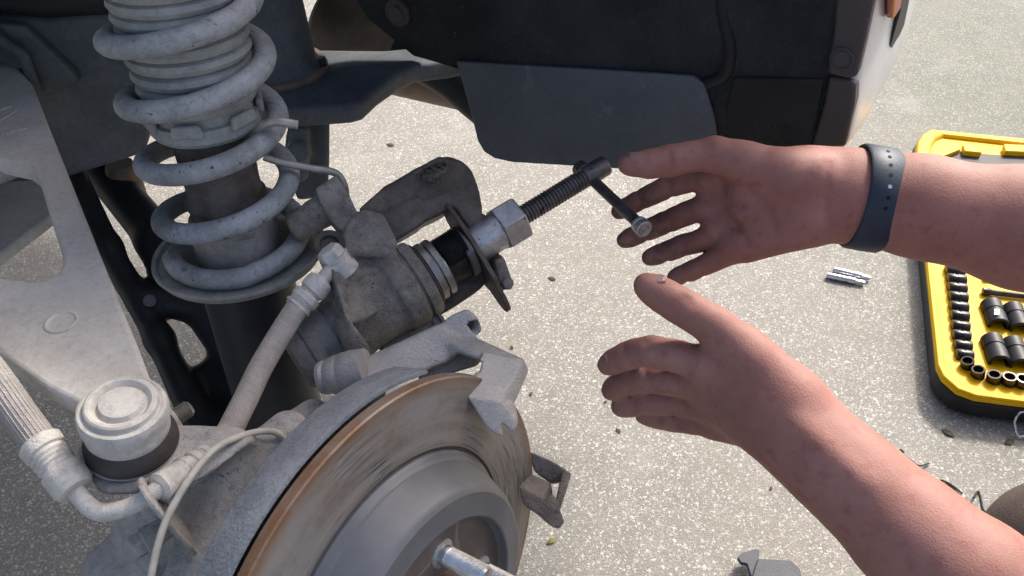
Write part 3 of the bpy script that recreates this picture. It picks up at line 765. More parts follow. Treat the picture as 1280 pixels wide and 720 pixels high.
# inner flange of the far leg, beyond the hole
mb = MB(); mb.prism([at_z(x, y, .50) for x, y in ((-190, 190), (-20, 196), (48, 200), (66, 268), (0, 318), (-190, 420))], -.012 * ZZ)
build('lower_flange', mb, M['arm'], uca, bevel=.003)
mb = MB(); mb.tube([P(-80, 250, .70), P(14, 213, .72), P(46, 196, .74)], .007, 14); build('flange_rib', mb, M['spring'], uca)
bx = nrm([.10, -.02, 1.]); bc = at_z(153, 512, ZA); BS = .83
def bj(prof, name, m, par): 
    mb = MB(); mb.lathe(bc, bx, [(h * BS, r * BS) for h, r in prof], 56); return build(name, mb, m, par)
ball = bj([(-.022, .0265), (-.019, .0282), (-.013, .0286), (-.0115, .0280), (-.0105, .0292), (-.004, .0298), (.000, .0296), (.0030, .0284), (.0036, .0268), (.0030, .0250), (.0034, .0244), (.0068, .0236), (.0078, .0222), (.0078, .0200), (.0060, .0180), (.0044, .0168), (.0044, .0156), (.0060, .0148), (.0078, .0138), (.0084, .0110), (.0080, 0)], 'ball_joint', M['ball'], uca)
bj([(-.038, .024), (-.0365, .0305), (-.034, .0318), (-.031, .0315), (-.026, .0300), (-.022, .0282), (-.019, .026)], 'rubber_boot', M['rubber'], ball)
bj([(-.0378, .0306), (-.0370, .0318), (-.0358, .0316)], 'boot_ring', M['arm_edge'], ball)

# ------------------------------------------------------------------ steering knuckle behind the disc, with the splash shield
QD = A_([.82364876, -.55028658, .13706714]); QD = nrm(QD); QA, QB, _ = frame_of(QD)
def D(r, deg, h): return HUB + r * (math.cos(math.radians(deg)) * QA + math.sin(math.radians(deg)) * QB) + h * QD
kn = thing('steering_knuckle', 'grey cast iron wheel knuckle under the ball joint, behind the brake disc', 'knuckle', D(0, 0, -.09) - .12 * ZZ)
c = Cast(D(0, 0, -.08) - A_([.21, .2, .18]), D(0, 0, -.08) + A_([.17, .24, .2]), .0028)
zk = bc[2] - .033
def kz(x, y, dz=0): return at_z(x, y, zk + dz)
c.hull([kz(92, 560), kz(118, 540), kz(230, 528), kz(296, 530), kz(318, 552), kz(262, 596), kz(205, 618), kz(122, 618), kz(95, 575, -.012), kz(230, 540, -.014), kz(310, 555, -.02), kz(255, 600, -.02), kz(130, 620, -.014)], .003, .006)
c.hull([kz(210, 560, -.012), kz(320, 548, -.006), P(365, 560, .57), P(330, 610, .555), P(270, 680, .545), P(230, 730, .535), P(160, 700, .55), P(140, 650, .56), P(170, 640, .62), P(330, 600, .62), P(260, 740, .60)], .004, .012)
c.hull([P(165, 640, .56), P(100, 695, .57), P(92, 730, .565), P(110, 770, .56), P(240, 780, .54), P(260, 700, .55), P(150, 700, .62), P(240, 760, .62)], .005, .012)
c.cone(P(295, 595, .55), P(245, 745, .535), .020, .028, .015)
c.cone(P(360, 540, .565), P(300, 600, .56), .014, .018, .012)
c.cyl(D(0, 0, -.10), D(0, 0, -.03), .06, .004, .012)
c.cone(P(392, 520, .60), P(330, 565, .585), .012, .014, .01)
c.cone(P(178, 600, .535), P(188, 700, .53), .014, .012, .008, cut=True)
cast('casting', c, M['knuckle'], kn)
# a pinch bolt stands behind the ball joint
b0, b1 = P(206, 530, .565), P(240, 508, .575)
mb = MB(); mb.lathe(b0, b1 - b0, [(-.006, .010), (0, .0105), (.001, .012), (.007, .012), (.0075, .0065)], 6); 
mb2 = MB(); pr = [(.006, .0052)]
for i in range(9): pr += [(.0075 + i * .0012, .0058), (.0081 + i * .0012, .0049)]
pr.append((.019, .004)); mb2.lathe(b0, b1 - b0, pr, 20)
pn = build('pinch_nut', mb, M['fitting'], kn, bevel=.0008); build('pinch_bolt', mb2, M['wire'], kn)
# splash shield: rolled rim just inboard of the disc
mb = MB(); mb.lathe(HUB, QD, [(-.0105, .1495), (-.0088, .1510), (-.0092, .1528), (-.0118, .1534), (-.034, .1475), (-.040, .1405), (-.042, .06), (-.0395, .06), (-.0380, .138), (-.032, .1445), (-.0125, .1495)], 96, hint=(0, 0, 1.), a0=math.radians(61), a1=math.radians(300))
build('splash_shield', mb, M['shield'], kn, angle=30)
o_ = D(.152, -14, -.022)
mb = MB(); mb.lathe(HUB, QD, [(-.026, .151), (-.012, .1535), (-.014, .156), (-.027, .154)], 24, a0=math.radians(-75), a1=math.radians(-22)); build('shield_edge', mb, M['caliper_dark'], kn)

# ------------------------------------------------------------------ brake disc (local z is the axle)
disc = thing('brake_disc', 'rust brown scored brake disc with grey hat and bare wheel studs', 'brake disc', HUB)
disc.matrix_world = Matrix(((QA[0], QB[0], QD[0], HUB[0]), (QA[1], QB[1], QD[1], HUB[1]), (QA[2], QB[2], QD[2], HUB[2]), (0, 0, 0, 1)))
ROOT[disc.name] = (0, 0, 0)
O0 = (0, 0, 0)
def dl(prof, name, m, seg=128, **kw):
    mb = MB(); mb.lathe(O0, (0, 0, 1.), prof, seg, hint=(0, 1., 0), **kw); return build(name, mb, m, disc, angle=28)
dl([(-.0075, .095), (-.008, .1), (-.008, .149), (-.007, .1502), (-.0012, .1502), (-.0002, .1493), (0, .148), (0, .1055), (.0003, .1045), (-.0015, .1035), (-.0015, .100)], 'friction_ring', M['rotor'], caps=False)
dl([(-.002, .1022), (.001, .1018), (.0025, .1005), (.004, .0998), (.006, .0985), (.0065, .0978), (.0245, .0905), (.0275, .0885), (.0290, .0865), (.0298, .0855), (.0312, .0735), (.0316, .0715), (.0310, .0702), (.0265, .0693), (.0250, .0685)], 'hat', M['hat'], caps=False)
dl([(.0248, .0692), (.0250, .066), (.0255, .040), (.0258, .034), (.040, .033), (.043, .031), (.043, .026), (.038, .024), (.038, 0)], 'hub_face', M['hub'], caps=False)
def stud_mesh():
    mb = MB(); pr = [(.024, .0098), (.0262, .0095), (.0268, .0066), (.031, .0066)]
    z = .0315
    while z < .058: pr += [(z, .0064), (z + .00075, .0057)]; z += .0015
    pr += [(.0595, .0052), (.0600, .0038), (.0597, 0)]
    mb.lathe(O0, (0, 0, 1.), pr, 28, hint=(0, 1., 0)); return mb
sm = stud_mesh(); st0 = None
for i in range(5):
    a = math.radians(66 + 72 * i)
    if st0 is None:
        st0 = build('wheel_stud', sm, M['stud'], disc, angle=25); st = st0
    else:
        st = st0.copy(); COL.objects.link(st); st.parent = disc
    st.location = (.0485 * math.cos(a), .0485 * math.sin(a), 0)
# ------------------------------------------------------------------ caliper bracket straddling the disc
brk = thing('caliper_bracket', 'silver grey cast caliper bracket with square lugs hooked over the disc edge', 'brake bracket', D(.16, 45, -.03))
c = Cast(D(.15, 40, -.02) - A_([.14, .13, .12]), D(.15, 40, -.02) + A_([.15, .14, .13]), .0013)
# bar inboard of the disc, from the slide pin boss to the threaded ear
c.hull([P(436, 486, .575), P(458, 446, .590), P(515, 422, .600), P(546, 406, .603), P(574, 424, .602), P(566, 450, .598), P(520, 468, .588), P(470, 490, .578),
        P(436, 486, .60), P(458, 446, .615), P(546, 406, .628), P(574, 424, .627), P(520, 468, .612)], .0015, .004)
c.hull([P(540, 416, .604), P(562, 394, .606), P(584, 386, .607), P(599, 397, .607), P(603, 413, .605), P(588, 428, .602), P(560, 442, .60), P(540, 416, .622), P(584, 386, .624), P(603, 413, .622), P(560, 442, .62)], .0015, .004)
# bridge over the disc edge and lug
c.hull([P(550, 424, .602), P(594, 421, .602), P(657, 449, .590), P(657, 463, .588), P(605, 450, .584), P(560, 444, .598),
        P(560, 424, .618), P(594, 425, .618), P(653, 452, .606), P(605, 458, .602)], .001, .002)
c.hull([P(603, 438, .585), P(656, 451, .590), P(661, 463, .592), P(644, 502, .580), P(627, 503, .569), P(582, 497, .561),
        P(606, 444, .605), P(658, 458, .608), P(644, 502, .596), P(588, 492, .580)], .0007, .0008)
c.hull([P(583, 496, .561), P(628, 501, .569), P(643, 503, .578), P(648, 522, .575), P(646, 535, .572), P(630, 547, .570), P(610, 538, .567),
        P(588, 493, .574), P(643, 504, .590), P(645, 532, .585), P(630, 543, .580)], .0007, .0008)
c.hull([P(643, 545, .55), P(626, 526, .55), P(630, 552, .55), P(643, 542, .60), P(626, 529, .60), P(630, 552, .60)], .0005, .0005, cut=True)
c.hull([P(572, 442, .57), P(603, 453, .57), P(599, 465, .57), P(560, 462, .57), P(572, 440, .64), P(604, 453, .64), P(600, 469, .64), P(560, 462, .64)], .0008, .0008, cut=True)
c.hull([P(540, 430, .612), P(606, 440, .616), P(598, 457, .614), P(575, 462, .612), P(520, 480, .600), P(540, 430, .632), P(606, 442, .632), P(575, 462, .63), P(538, 470, .628)], .001, .001)
hn = nrm(.80 * RIGHT - .45 * FWD - .25 * UP); h0 = P(594, 409, .6085)
c.cyl(h0 - .014 * hn, h0 + .03 * hn, .0046, .0003, .0005, cut=True)
cast('casting', c, M['bracket'], brk, smooth=0)
mb = MB(); pr = [(-.0145, 0)]
for i in range(8): pr += [(-.0145 + .0014 * i, .0047), (-.0138 + .0014 * i, .0041)]
mb.lathe(h0, hn, pr, 20, caps=False); build('threaded_hole', mb, M['bracket_dark'], brk)
# slide pin boss and boot
b0, b1 = P(452, 462, .583), P(396, 474, .590)
mb = MB(); mb.lathe(b0, b1 - b0, [(-.004, .0135), (.004, .0142), (.012, .0140), (.0135, .0132), (.015, .0135), (.020, .0128), (.0225, .0118), (.024, .0105), (.026, .0115), (.029, .0108), (.030, .006), (.030, 0)], 32)
build('slide_pin_boot', mb, M['bracket'], brk)
# lower lug, browner, hooked over the rear edge of the disc
c = Cast(P(680, 615, .655) - A_([.05, .07, .06]), P(680, 615, .655) + A_([.05, .07, .06]), .0011)
c.hull([P(660, 563, .668), P(690, 576, .668), P(714, 591, .668), P(713, 600, .668), P(690, 604, .668), P(668, 590, .668), P(660, 566, .684), P(690, 579, .684), P(714, 594, .684), P(690, 606, .684)], .0008, .001)
c.hull([P(702, 590, .664), P(714, 590, .664), P(712, 602, .660), P(700, 640, .640), P(691, 640, .640), P(703, 592, .676), P(714, 593, .676), P(698, 640, .652)], .0008, .001)
c.hull([P(648, 607, .636), P(664, 592, .655), P(690, 604, .660), P(678, 623, .640), P(652, 629, .637), P(680, 646, .641), P(664, 641, .638), P(693, 628, .662), P(668, 600, .67)], .0009, .001)
c.hull([P(668, 640, .638), P(680, 622, .640), P(691, 616, .645), P(699, 636, .644), P(706, 652, .643), P(699, 662, .641), P(690, 660, .640), P(672, 640, .652), P(694, 622, .658), P(702, 656, .656)], .0009, .001)
c.cone(P(684, 632, .634), P(704, 618, .642), .0018, .0018, .001, cut=True)
cast('lower_lug', c, M['bracket_dark'], brk, smooth=0)

# ------------------------------------------------------------------ caliper swung up off the disc
AL = math.radians(13.0)
E_IMG = nrm(.853 * RIGHT + .521 * UP)
E1 = math.cos(AL) * E_IMG + math.sin(AL) * FWD; E2 = nrm(.521 * RIGHT - .853 * UP); E3 = nrm(np.cross(E1, E2))
if E3 @ FWD > 0: E3 = -E3
K0 = P(480, 365, .655); U = .655 / FPX
def K(x, y, w=0): return on_plane(x, y, K0, E3) + w * U * E3
def X(s, t=0, w=0): return K(484.7 + .853 * s + .521 * t, 372.7 - .521 * s + .853 * t, w)
def slab(pts, w0, w1): return [K(x, y, w0) for x, y in pts] + [K(x, y, w1) for x, y in pts]
cal = thing('brake_caliper', 'dusty cast iron brake caliper hanging tilted above the disc', 'brake caliper', X(-40, 55))
lo = K0 - A_([.13, .12, .12]); hi = K0 + A_([.13, .12, .12])
c = Cast(lo, hi, .0015)
c.cyl(X(-62), X(36), 47 * U, .002, .004, r2=50 * U)
c.cyl(X(8), X(33), 53.5 * U, .002, .003)
c.cyl(X(-70, 4), X(-45, 4), 44 * U, .003, .004)
c.hull([K(402, 354, 5), K(414, 342, 66), K(438, 350, 42), K(471, 394, 50), K(452, 408, 62), K(433, 411, 92), K(424, 406, 10), K(440, 345, 5)], .0008, .0015)
c.hull([K(416, 402, 50), K(434, 404, 92), K(447, 424, 80), K(459, 436, 66), K(458, 447, 62), K(441, 458, 62), K(428, 438, 60), K(418, 408, 5), K(457, 440, 0), K(440, 457, 0)], .0008, .0015)
c.hull(slab([(432, 332), (426, 300), (436, 280), (452, 266), (478, 272), (492, 298), (498, 316), (470, 336), (444, 345)], -26, 27), .002, .006)
c.cyl(X(37.5), X(39.5), 53 * U, .0002, .0002, cut=True)
c.hull(slab([(394, 240), (420, 222), (432, 238), (437, 258), (450, 276), (440, 296), (424, 292), (405, 268)], -16, 18), .0015, .003)
c.cone(K(436, 318, 28), K(480, 322, 38), 9 * U, 7 * U, .004)
c.cyl(K(430, 345, 20), K(414, 325, 50), 17 * U, .002, .004)
body = cast('cylinder_body', c, M['caliper'], cal, smooth=0)
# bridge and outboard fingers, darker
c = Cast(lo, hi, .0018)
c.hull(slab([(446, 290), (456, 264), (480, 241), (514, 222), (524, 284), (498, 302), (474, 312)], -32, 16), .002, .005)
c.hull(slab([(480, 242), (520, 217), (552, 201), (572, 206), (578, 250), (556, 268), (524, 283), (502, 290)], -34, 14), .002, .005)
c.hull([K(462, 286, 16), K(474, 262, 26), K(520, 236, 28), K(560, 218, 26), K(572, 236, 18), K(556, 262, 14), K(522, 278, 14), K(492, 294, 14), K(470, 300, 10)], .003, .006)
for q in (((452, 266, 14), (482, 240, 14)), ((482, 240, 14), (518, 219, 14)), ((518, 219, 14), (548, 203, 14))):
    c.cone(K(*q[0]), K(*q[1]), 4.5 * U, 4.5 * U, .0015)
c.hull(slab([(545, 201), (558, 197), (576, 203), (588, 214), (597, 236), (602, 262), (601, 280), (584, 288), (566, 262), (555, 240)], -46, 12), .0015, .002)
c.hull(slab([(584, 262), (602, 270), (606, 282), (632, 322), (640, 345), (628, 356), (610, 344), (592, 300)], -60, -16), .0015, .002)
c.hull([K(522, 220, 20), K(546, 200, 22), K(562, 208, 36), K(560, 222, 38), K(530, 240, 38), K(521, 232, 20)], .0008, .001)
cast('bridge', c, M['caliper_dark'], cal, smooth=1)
c = Cast(lo, hi + .05, .0016)
c.hull([K(614, 318, -30), K(631, 312, -30), K(643, 346, -28), K(640, 358, -26), K(626, 365, -24), K(616, 346, -24), K(618, 326, 4), K(630, 322, 4), K(640, 350, 4), K(626, 360, 4)], .0008, .001)
c.cyl(K(628, 352, -20), K(634, 356, 12), 8 * U, .0005, .001)
cast('lower_finger', c, M['caliper'], cal, smooth=1)
c = Cast(lo, hi, .002)
c.hull(slab([(598, 262), (612, 270), (614, 282), (606, 292), (596, 285)], -26, -2), .0015, .002)
cast('wear_lug', c, M['caliper'], cal, smooth=1)
# spring pin boss on the left of the ear
mb = MB(); mb.lathe(K(406, 260, -12), K(360, 284, -20) - K(406, 260, -12), [(-.004, .0125), (.010, .0122), (.012, .0114), (.020, .0112), (.022, .0116), (.027, .0110), (.029, .008), (.029, 0)], 28); build('guide_pin', mb, M['caliper'], cal)
# dust boot ring, piston flange
def kl(name, prof, m, par, seg=64, t=0, w=0):
    mb = MB(); a = X(0, t, w); n = nrm(X(100, t, w) - a)
    q = [((X(s, t, w) - a) @ n, r * U) for s, r in prof]
    mb.lathe(a, n, q, seg, hint=E3); return build(name, mb, m, par)
kl('boot_groove', [(33, 44), (34, 51), (36, 48.5), (38, 48.5), (39, 51.5), (50, 50.5), (52.5, 49), (52.5, 30)], M['caliper'], cal)
kl('dust_boot', [(50, 40), (52, 44), (55, 45), (57, 43), (57, 20)], M['rubber'], cal)
pist = kl('piston', [(52, 36), (58, 37), (59, 39.5), (66, 40), (67, 39), (67.5, 34), (69.5, 34), (70, 38.5), (77, 39), (78.5, 38), (79, 36), (79, 5)], M['piston'], cal)
kl('rear_housing', [(-142, 10), (-141, 36), (-136, 41), (-122, 43), (-119.5, 43), (-118.5, 41), (-117, 41), (-116, 43.5), (-82, 45), (-80, 43), (-78, 43), (-77, 45.5), (-56, 46), (-50, 42)], M['caliper_grey'], cal, t=6)
c = Cast(lo - .05, hi, .002)
c.hull([K(398, 432, 44), K(412, 440, 46), K(412, 458, 44), K(400, 462, 40), K(396, 450, 42), K(400, 440, 10), K(410, 458, 8)], .0012, .002)
c.hull([K(355, 418, 20), K(366, 410, 34), K(392, 470, 30), K(384, 476, 20), K(352, 420, 0), K(380, 478, 0)], .002, .003)
cast('lever_stop', c, M['caliper_grey'], cal, smooth=1)
kl('slide_sleeve', [(-40, 20), (-36, 25), (30, 25.5), (33, 28), (37, 28), (38, 25), (41, 25), (42, 28), (46, 28), (47, 20), (47, 0)], M['caliper_grey'], cal, t=58, w=-22)
# lower shoulder of the casting seen through the opening
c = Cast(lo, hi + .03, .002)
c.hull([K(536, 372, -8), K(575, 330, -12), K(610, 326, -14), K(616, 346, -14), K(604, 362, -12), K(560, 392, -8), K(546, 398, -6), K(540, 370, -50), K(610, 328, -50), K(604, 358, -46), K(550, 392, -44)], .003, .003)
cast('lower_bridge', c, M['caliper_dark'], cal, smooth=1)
# banjo bolt on the hose inlet
b0 = K(428, 342, 46); b1 = K(404, 315, 62)
ax_ = nrm(b1 - b0)
mb = MB(); mb.lathe(b0, ax_, [(-.004, .0108), (.0005, .0108), (.0010, .0098), (.0085, .0098), (.009, .0108), (.0100, .0108), (.0104, .0095)], 32); build('banjo_washer', mb, M['fitting'], cal)
mb = MB(); mb.lathe(b0, ax_, [(.010, .0088), (.0105, .0094), (.0165, .0094), (.0182, .0080), (.0184, .0050), (.0175, 0)], 6); build('banjo_bolt', mb, M['fitting'], cal, bevel=.0006)
mb = MB(); mb.lathe(K(412, 311, 34), nrm(E3 + .3 * UP), [(-.006, .010), (0, .0115), (.002, .0105), (.001, .007), (-.002, .006), (-.002, 0)], 28); build('bleed_cap', mb, M['rubber'], cal)

# ------------------------------------------------------------------ piston press tool clamped in the caliper
tool = thing('piston_press_tool', 'steel screw press with threaded rod and sliding bar clamped in the caliper', 'hand tool', X(190))
c = None
kl('press_pad', [(79, 10), (79, 28), (80, 30), (104, 31), (106, 30)], M['black_oxide'], tool, w=-2)
pr = [(80, 15)]
s_ = 80.0
while s_ < 112: pr += [(s_, 22.5), (s_ + 1.5, 20.5)]; s_ += 3
pr.append((113, 10))
kl('pad_thread', pr, M['black_oxide'], tool, t=-10, w=18)
kl('thrust_collar', [(106, 8), (106, 33), (107.5, 34.5), (115, 34.5), (117, 33), (117, 10)], M['tool'], tool)
# reaction plate: a long rounded plate seen almost edge on
pa = X(118); pn = nrm(X(200) - pa); mb = MB(); pol = []
for i in range(48):
    a = 2 * math.pi * i / 48
    ct, sw = math.cos(a), math.sin(a)
    t = 81 * math.copysign(abs(ct) ** .8, ct); w = 34 * math.copysign(abs(sw) ** .8, sw)
    if t > 40: w *= .75
    pol.append(pa + (t + 14) * U * E2 + w * U * E3)
mb.prism(pol, pn * 6 * U); build('reaction_plate', mb, M['plate'], tool, bevel=.0006)
kl('nut_sleeve', [(122, 10), (122, 24), (124, 25), (162, 25), (163, 20)], M['tool_bright'], tool)
mb = MB(); a = X(161); n = nrm(X(200) - a); L_ = np.linalg.norm(X(195) - a)
hx = nrm(E3 * math.cos(.42) - E2 * math.sin(.42))
mb.lathe(a, n, [(0, 26 * U), (.0015, 31.5 * U), (L_ - .0015, 31.5 * U), (L_, 27.5 * U), (L_, 13 * U)], 6, hint=hx); build('hex_nut', mb, M['tool_bright'], tool, bevel=.0006)
pr = [(185, 10)]; s_ = 186.0
while s_ < 288: pr += [(s_, 11.4), (s_ + 1.0, 13.4), (s_ + 2.2, 13.4), (s_ + 3.2, 11.4)]; s_ += 4.4
pr.append((290, 10)); kl('threaded_rod', pr, M['tool'], tool, 32)
kl('rod_head', [(288, 8), (289, 13.2), (291, 14), (318, 14), (320, 12.8), (320, 9), (318.5, 8), (318.5, 0)], M['tool'], tool, 32)
q0, q1 = P(727, 212, X(300)[0] * 0 + .7085), P(806, 287, .640)
n = nrm(q1 - q0); L_ = np.linalg.norm(q1 - q0)
mb = MB(); mb.lathe(q0, n, [(-.004, 0), (-.004, .0055), (-.003, .0068), (.004, .0068), (.005, .0055), (.006, .0043), (L_ - .012, .0043), (L_ - .009, .0046)], 24); bar = build('sliding_bar', mb, M['tool'], tool)
mb = MB(); mb.lathe(q0, n, [(L_ - .010, .0045), (L_ - .009, .0060), (L_ - .0065, .0064), (L_ - .006, .0058), (L_ - .005, .0058), (L_ - .0045, .0064), (L_ - .0005, .0064), (L_, .0058), (L_ - .0002, .0048), (L_ - .0012, .0044), (L_ - .0012, .0028), (L_ - .0003, .0024), (L_ - .0003, .0012), (L_ - .001, .001), (L_ - .001, 0)], 28); build('end_cap', mb, M['tool_bright'], tool)

# ------------------------------------------------------------------ brake hose with its fittings
hose = thing('brake_hose', 'dusty grey rubber brake hose curving from caliper to knuckle bracket', 'hose', P(190, 640, .53))
hp = [K(398, 364, 57), K(385, 378, 58), K(372, 394, 62), P(330, 452, .585), P(304, 505, .562), P(276, 556, .535), P(246, 580, .516)]
mb = MB(); mb.tube(spline(hp, 12), .0079, 20); build('rubber_hose', mb, M['hose'], hose)
f0 = K(425, 338, 54)
def fit(a, b, prof, name, m, seg=24):
    a = np.asarray(a); b = np.asarray(b); L = np.linalg.norm(b - a); mb = MB(); mb.lathe(a, b - a, [(t * L, r) for t, r in prof], seg); return build(name, mb, m, hose)
fit(K(420, 340, 56), K(372, 392, 58), [(0, .0055), (.22, .0055), (.30, .0052), (.33, .0075), (.36, .0092), (.5, .0098), (.60, .0095), (.62, .0080), (.66, .0080), (.68, .0098), (.80, .0100), (.84, .0088), (.90, .0086), (.91, .0098), (.95, .0099), (.96, .0086), (1.0, .0082)], 'crimp_fitting', M['fitting'])
fit(P(262, 572, .524), P(196, 612, .492), [(0, .0078), (.02, .0088), (.12, .0090), (.14, .0080), (.20, .0080), (.22, .0092), (.32, .0092), (.34, .0080), (.39, .0080), (.41, .0092), (.50, .0094), (.53, .0086), (.95, .0088), (1, .0062)], 'ferrule', M['fitting'])
mb = MB(); mb.tube(spline([P(205, 606, .494), P(180, 624, .490), P(152, 637, .488), P(124, 640, .488), P(104, 626, .490), P(88, 604, .493), P(78, 590, .495)], 10), .0050, 20); build('steel_pipe', mb, M['fitting'], hose)
fit(P(96, 614, .492), P(48, 552, .500), [(0, .0062), (.02, .0098), (.10, .0115), (.40, .0118), (.44, .0100), (.50, .0100), (.53, .0108), (.58, .0102), (.62, .0110), (.66, .0102), (.70, .0110), (.76, .0104), (.79, .0118), (.96, .0122), (1.0, .0105)], 'end_fitting', M['fitting'])
mb = MB(); pts = spline([P(54, 559, .500), P(24, 518, .502), P(-10, 470, .505), P(-80, 380, .515)], 14)
mb.tube(pts, .0093, 28); braided = build('ribbed_hose', mb, M['hose'], hose)
mb = MB()
u_, v_, t_ = frame_of(pts[20] - pts[0])
for i in range(26):
    a = 2 * math.pi * i / 26; off = .0093 * (math.cos(a) * u_ + math.sin(a) * v_)
    mb.tube([p + off for p in pts[::4]], .00045, 5)
build('hose_ribs', mb, M['hose'], braided)
mb = MB(); mb.tube([P(76, 614, .500), P(90, 624, .500)], .004, 12); build('bleed_nipple', mb, M['fitting'], hose)
# bracket tab that holds the pipe, with its bolt
pn_ = nrm(P(205, 606, .494) - P(160, 634, .489)); tb = P(186, 622, .491)
ta = nrm(P(212, 690, .510) - tb); ta = nrm(ta - (ta @ pn_) * pn_); tw = np.cross(pn_, ta)
mb = MB(); pol = []
for a in range(180, 361, 15):
    pol.append(tb + .012 * (math.cos(math.radians(a)) * tw + math.sin(math.radians(a)) * ta))
pol += [tb + .036 * ta + .012 * tw, tb + .044 * ta + .006 * tw, tb + .044 * ta - .010 * tw, tb + .03 * ta - .012 * tw]
mb.prism(pol, .0028 * pn_); build('hose_bracket', mb, M['knuckle'], hose, bevel=.0008)
b0 = P(182, 676, .505)
mb = MB(); mb.lathe(b0, nrm(-pn_ - .35 * FWD), [(-.02, .006), (0, .0088), (.0012, .0088), (.0014, .0074), (.0075, .0074), (.0085, .0064), (.0085, 0)], 6); build('bracket_bolt', mb, M['knuckle'], hose, bevel=.0007)

# wheel speed cable and the bent wires by the spring
cb = thing('sensor_cable', 'thin cream sensor cable looping over the knuckle beside the disc shield', 'cable', P(190, 715, .51))
mb = MB(); mb.tube(spline([P(186, 760, .480), P(190, 715, .482), P(206, 655, .486), P(236, 600, .496), P(268, 562, .510), P(305, 544, .526), P(338, 539, .540), P(356, 549, .550), P(370, 565, .560)], 12), .0021, 16); build('sheath', mb, M['cable'], cb)
w1 = thing('retaining_wire', 'bent bright steel wire reaching from the spring to the caliper ear', 'wire', P(420, 230, .66))
mb = MB(); mb.tube(spline([P(330, 196, .635), P(352, 203, .64), P(386, 210, .645), P(412, 214, .65), P(424, 220, .655), P(431, 234, .66), P(434, 252, .67), P(440, 262, .675)], 10), .0028, 14); build('wire', mb, M['wire'], w1)
w2 = thing('brake_pipe_hook', 'short hooked dull steel wire end tucked against the coil spring', 'wire', P(330, 165, .62))
mb = MB(); mb.tube(spline([P(305, 178, .628), P(318, 168, .612), P(330, 156, .600), P(346, 152, .598), P(372, 156, .600)], 10), .0032, 14); build('wire', mb, M['wire'], w2)
# ------------------------------------------------------------------ socket set in its open case on the ground
ZT = .045
def T(x, y, z=ZT): return at_z(x, y, z)
case = thing('socket_case', 'yellow and black tool case lying open on the concrete', 'tool case', T(1290, 420, 0))
fa, fb = T(1220, 495), T(1280, 503); EX = nrm(fb - fa); la, lb = T(1173.5, 457), T(1161, 326); EY = nrm(lb - la)
W_ = .36
far = T(1152, 262); EYL = EY
right_front = fb + EX * (W_ - np.linalg.norm(fb - fa)); right_back = far + EX * (W_ + .05)
def outline(grow=0.0, z=ZT):
    pts = [T(1173.5, 457), T(1180, 471), T(1198, 487), fa, right_front, right_back, far]
    pts = [np.array(p) for p in pts]; c = sum(pts) / len(pts); out = []
    for p in pts:
        d = p - c; d[2] = 0; q = p + nrm(d) * grow; q[2] = z; out.append(q)
    return out
mb = MB(); o0 = outline(-.004, .0); o1 = outline(.006, .010); o2 = outline(.008, .036)
r = [mb.ring(outline(-.006, .001)), mb.ring(outline(.004, .008)), mb.ring(outline(.007, .034)), mb.ring(outline(.004, .036))]; mb.skin(r)
shell = build('base_shell', mb, M['case_black'], case, bevel=.003)
mb = MB(); mb.prism(outline(.004, .0362), .0088 * ZZ); tray = build('socket_tray', mb, M['yellow'], case, bevel=.002)
mb = MB(); oo = outline(.004, ZT + .0003); ii = outline(-.012, ZT + .0003)
a = mb.ring(oo); b = mb.ring(ii); a2 = mb.ring([p + .004 * ZZ for p in outline(.002)]); b2 = mb.ring([p + .004 * ZZ for p in outline(-.009)])
n = len(a)
for k in range(n):
    q = (k + 1) % n
    mb.f += [(a[k], a[q], a2[q], a2[k]), (a2[k], a2[q], b2[q], b2[k]), (b2[k], b2[q], b[q], b[k]), (b[k], b[q], a[q], a[k])]
build('tray_rim', mb, M['yellow'], tray, bevel=.0012)
# dark moulded wells round the sockets
lid_pts = [T(1150, 246), T(1144, 196), T(1145.5, 181), T(1152, 171), T(1163, 165.5), T(1280, 177) , ]
lr = T(1280, 177) + EX * .34; lbk = T(1150, 246) + EX * .42
def lidline(grow, z):
    pts = [np.array(p) for p in lid_pts + [lr, lbk]]; c = sum(pts) / len(pts); out = []
    for p in pts:
        d = p - c; d[2] = 0; q = p + nrm(d) * grow; q[2] = z; out.append(q)
    return out
mb = MB(); mb.skin([mb.ring(lidline(-.008, .001)), mb.ring(lidline(.002, .008)), mb.ring(lidline(.004, .034)), mb.ring(lidline(.001, .036))]); build('lid_shell', mb, M['case_black'], case, bevel=.003)
mb = MB(); mb.prism(lidline(.001, .0362), .0088 * ZZ); lid = build('lid_tray', mb, M['yellow'], case, bevel=.002)
mb = MB(); oo = lidline(.001, ZT + .0003); ii = lidline(-.03, ZT + .0003)
a = mb.ring(oo); b = mb.ring(ii); a2 = mb.ring([p + .008 * ZZ for p in lidline(-.002, ZT)]); b2 = mb.ring([p + .008 * ZZ for p in lidline(-.026, ZT)])
n = len(a)
for k in range(n):
    q = (k + 1) % n
    mb.f += [(a[k], a[q], a2[q], a2[k]), (a2[k], a2[q], b2[q], b2[k]), (b2[k], b2[q], b[q], b[k]), (b[k], b[q], a[q], a[k])]
build('lid_rim', mb, M['yellow'], lid, bevel=.002)
mb = MB(); mb.prism([T(x, y, ZT + .0006) for x, y in ((1170, 199), (1199, 190), (1290, 198), (1400, 212), (1400, 246), (1168, 240))], .001 * ZZ); build('lid_recess', mb, M['rubber'], lid)
for x0, x1 in ((1201, 1224), (1252, 1300)):
    mb = MB(); mb.prism([T(x, y, ZT + .002) for x, y in ((x0, 186), (x1, 188), (x1 + 1, 197), (x0 + 2, 195))], .012 * ZZ); build('lid_clip', mb, M['yellow'], lid, bevel=.002)
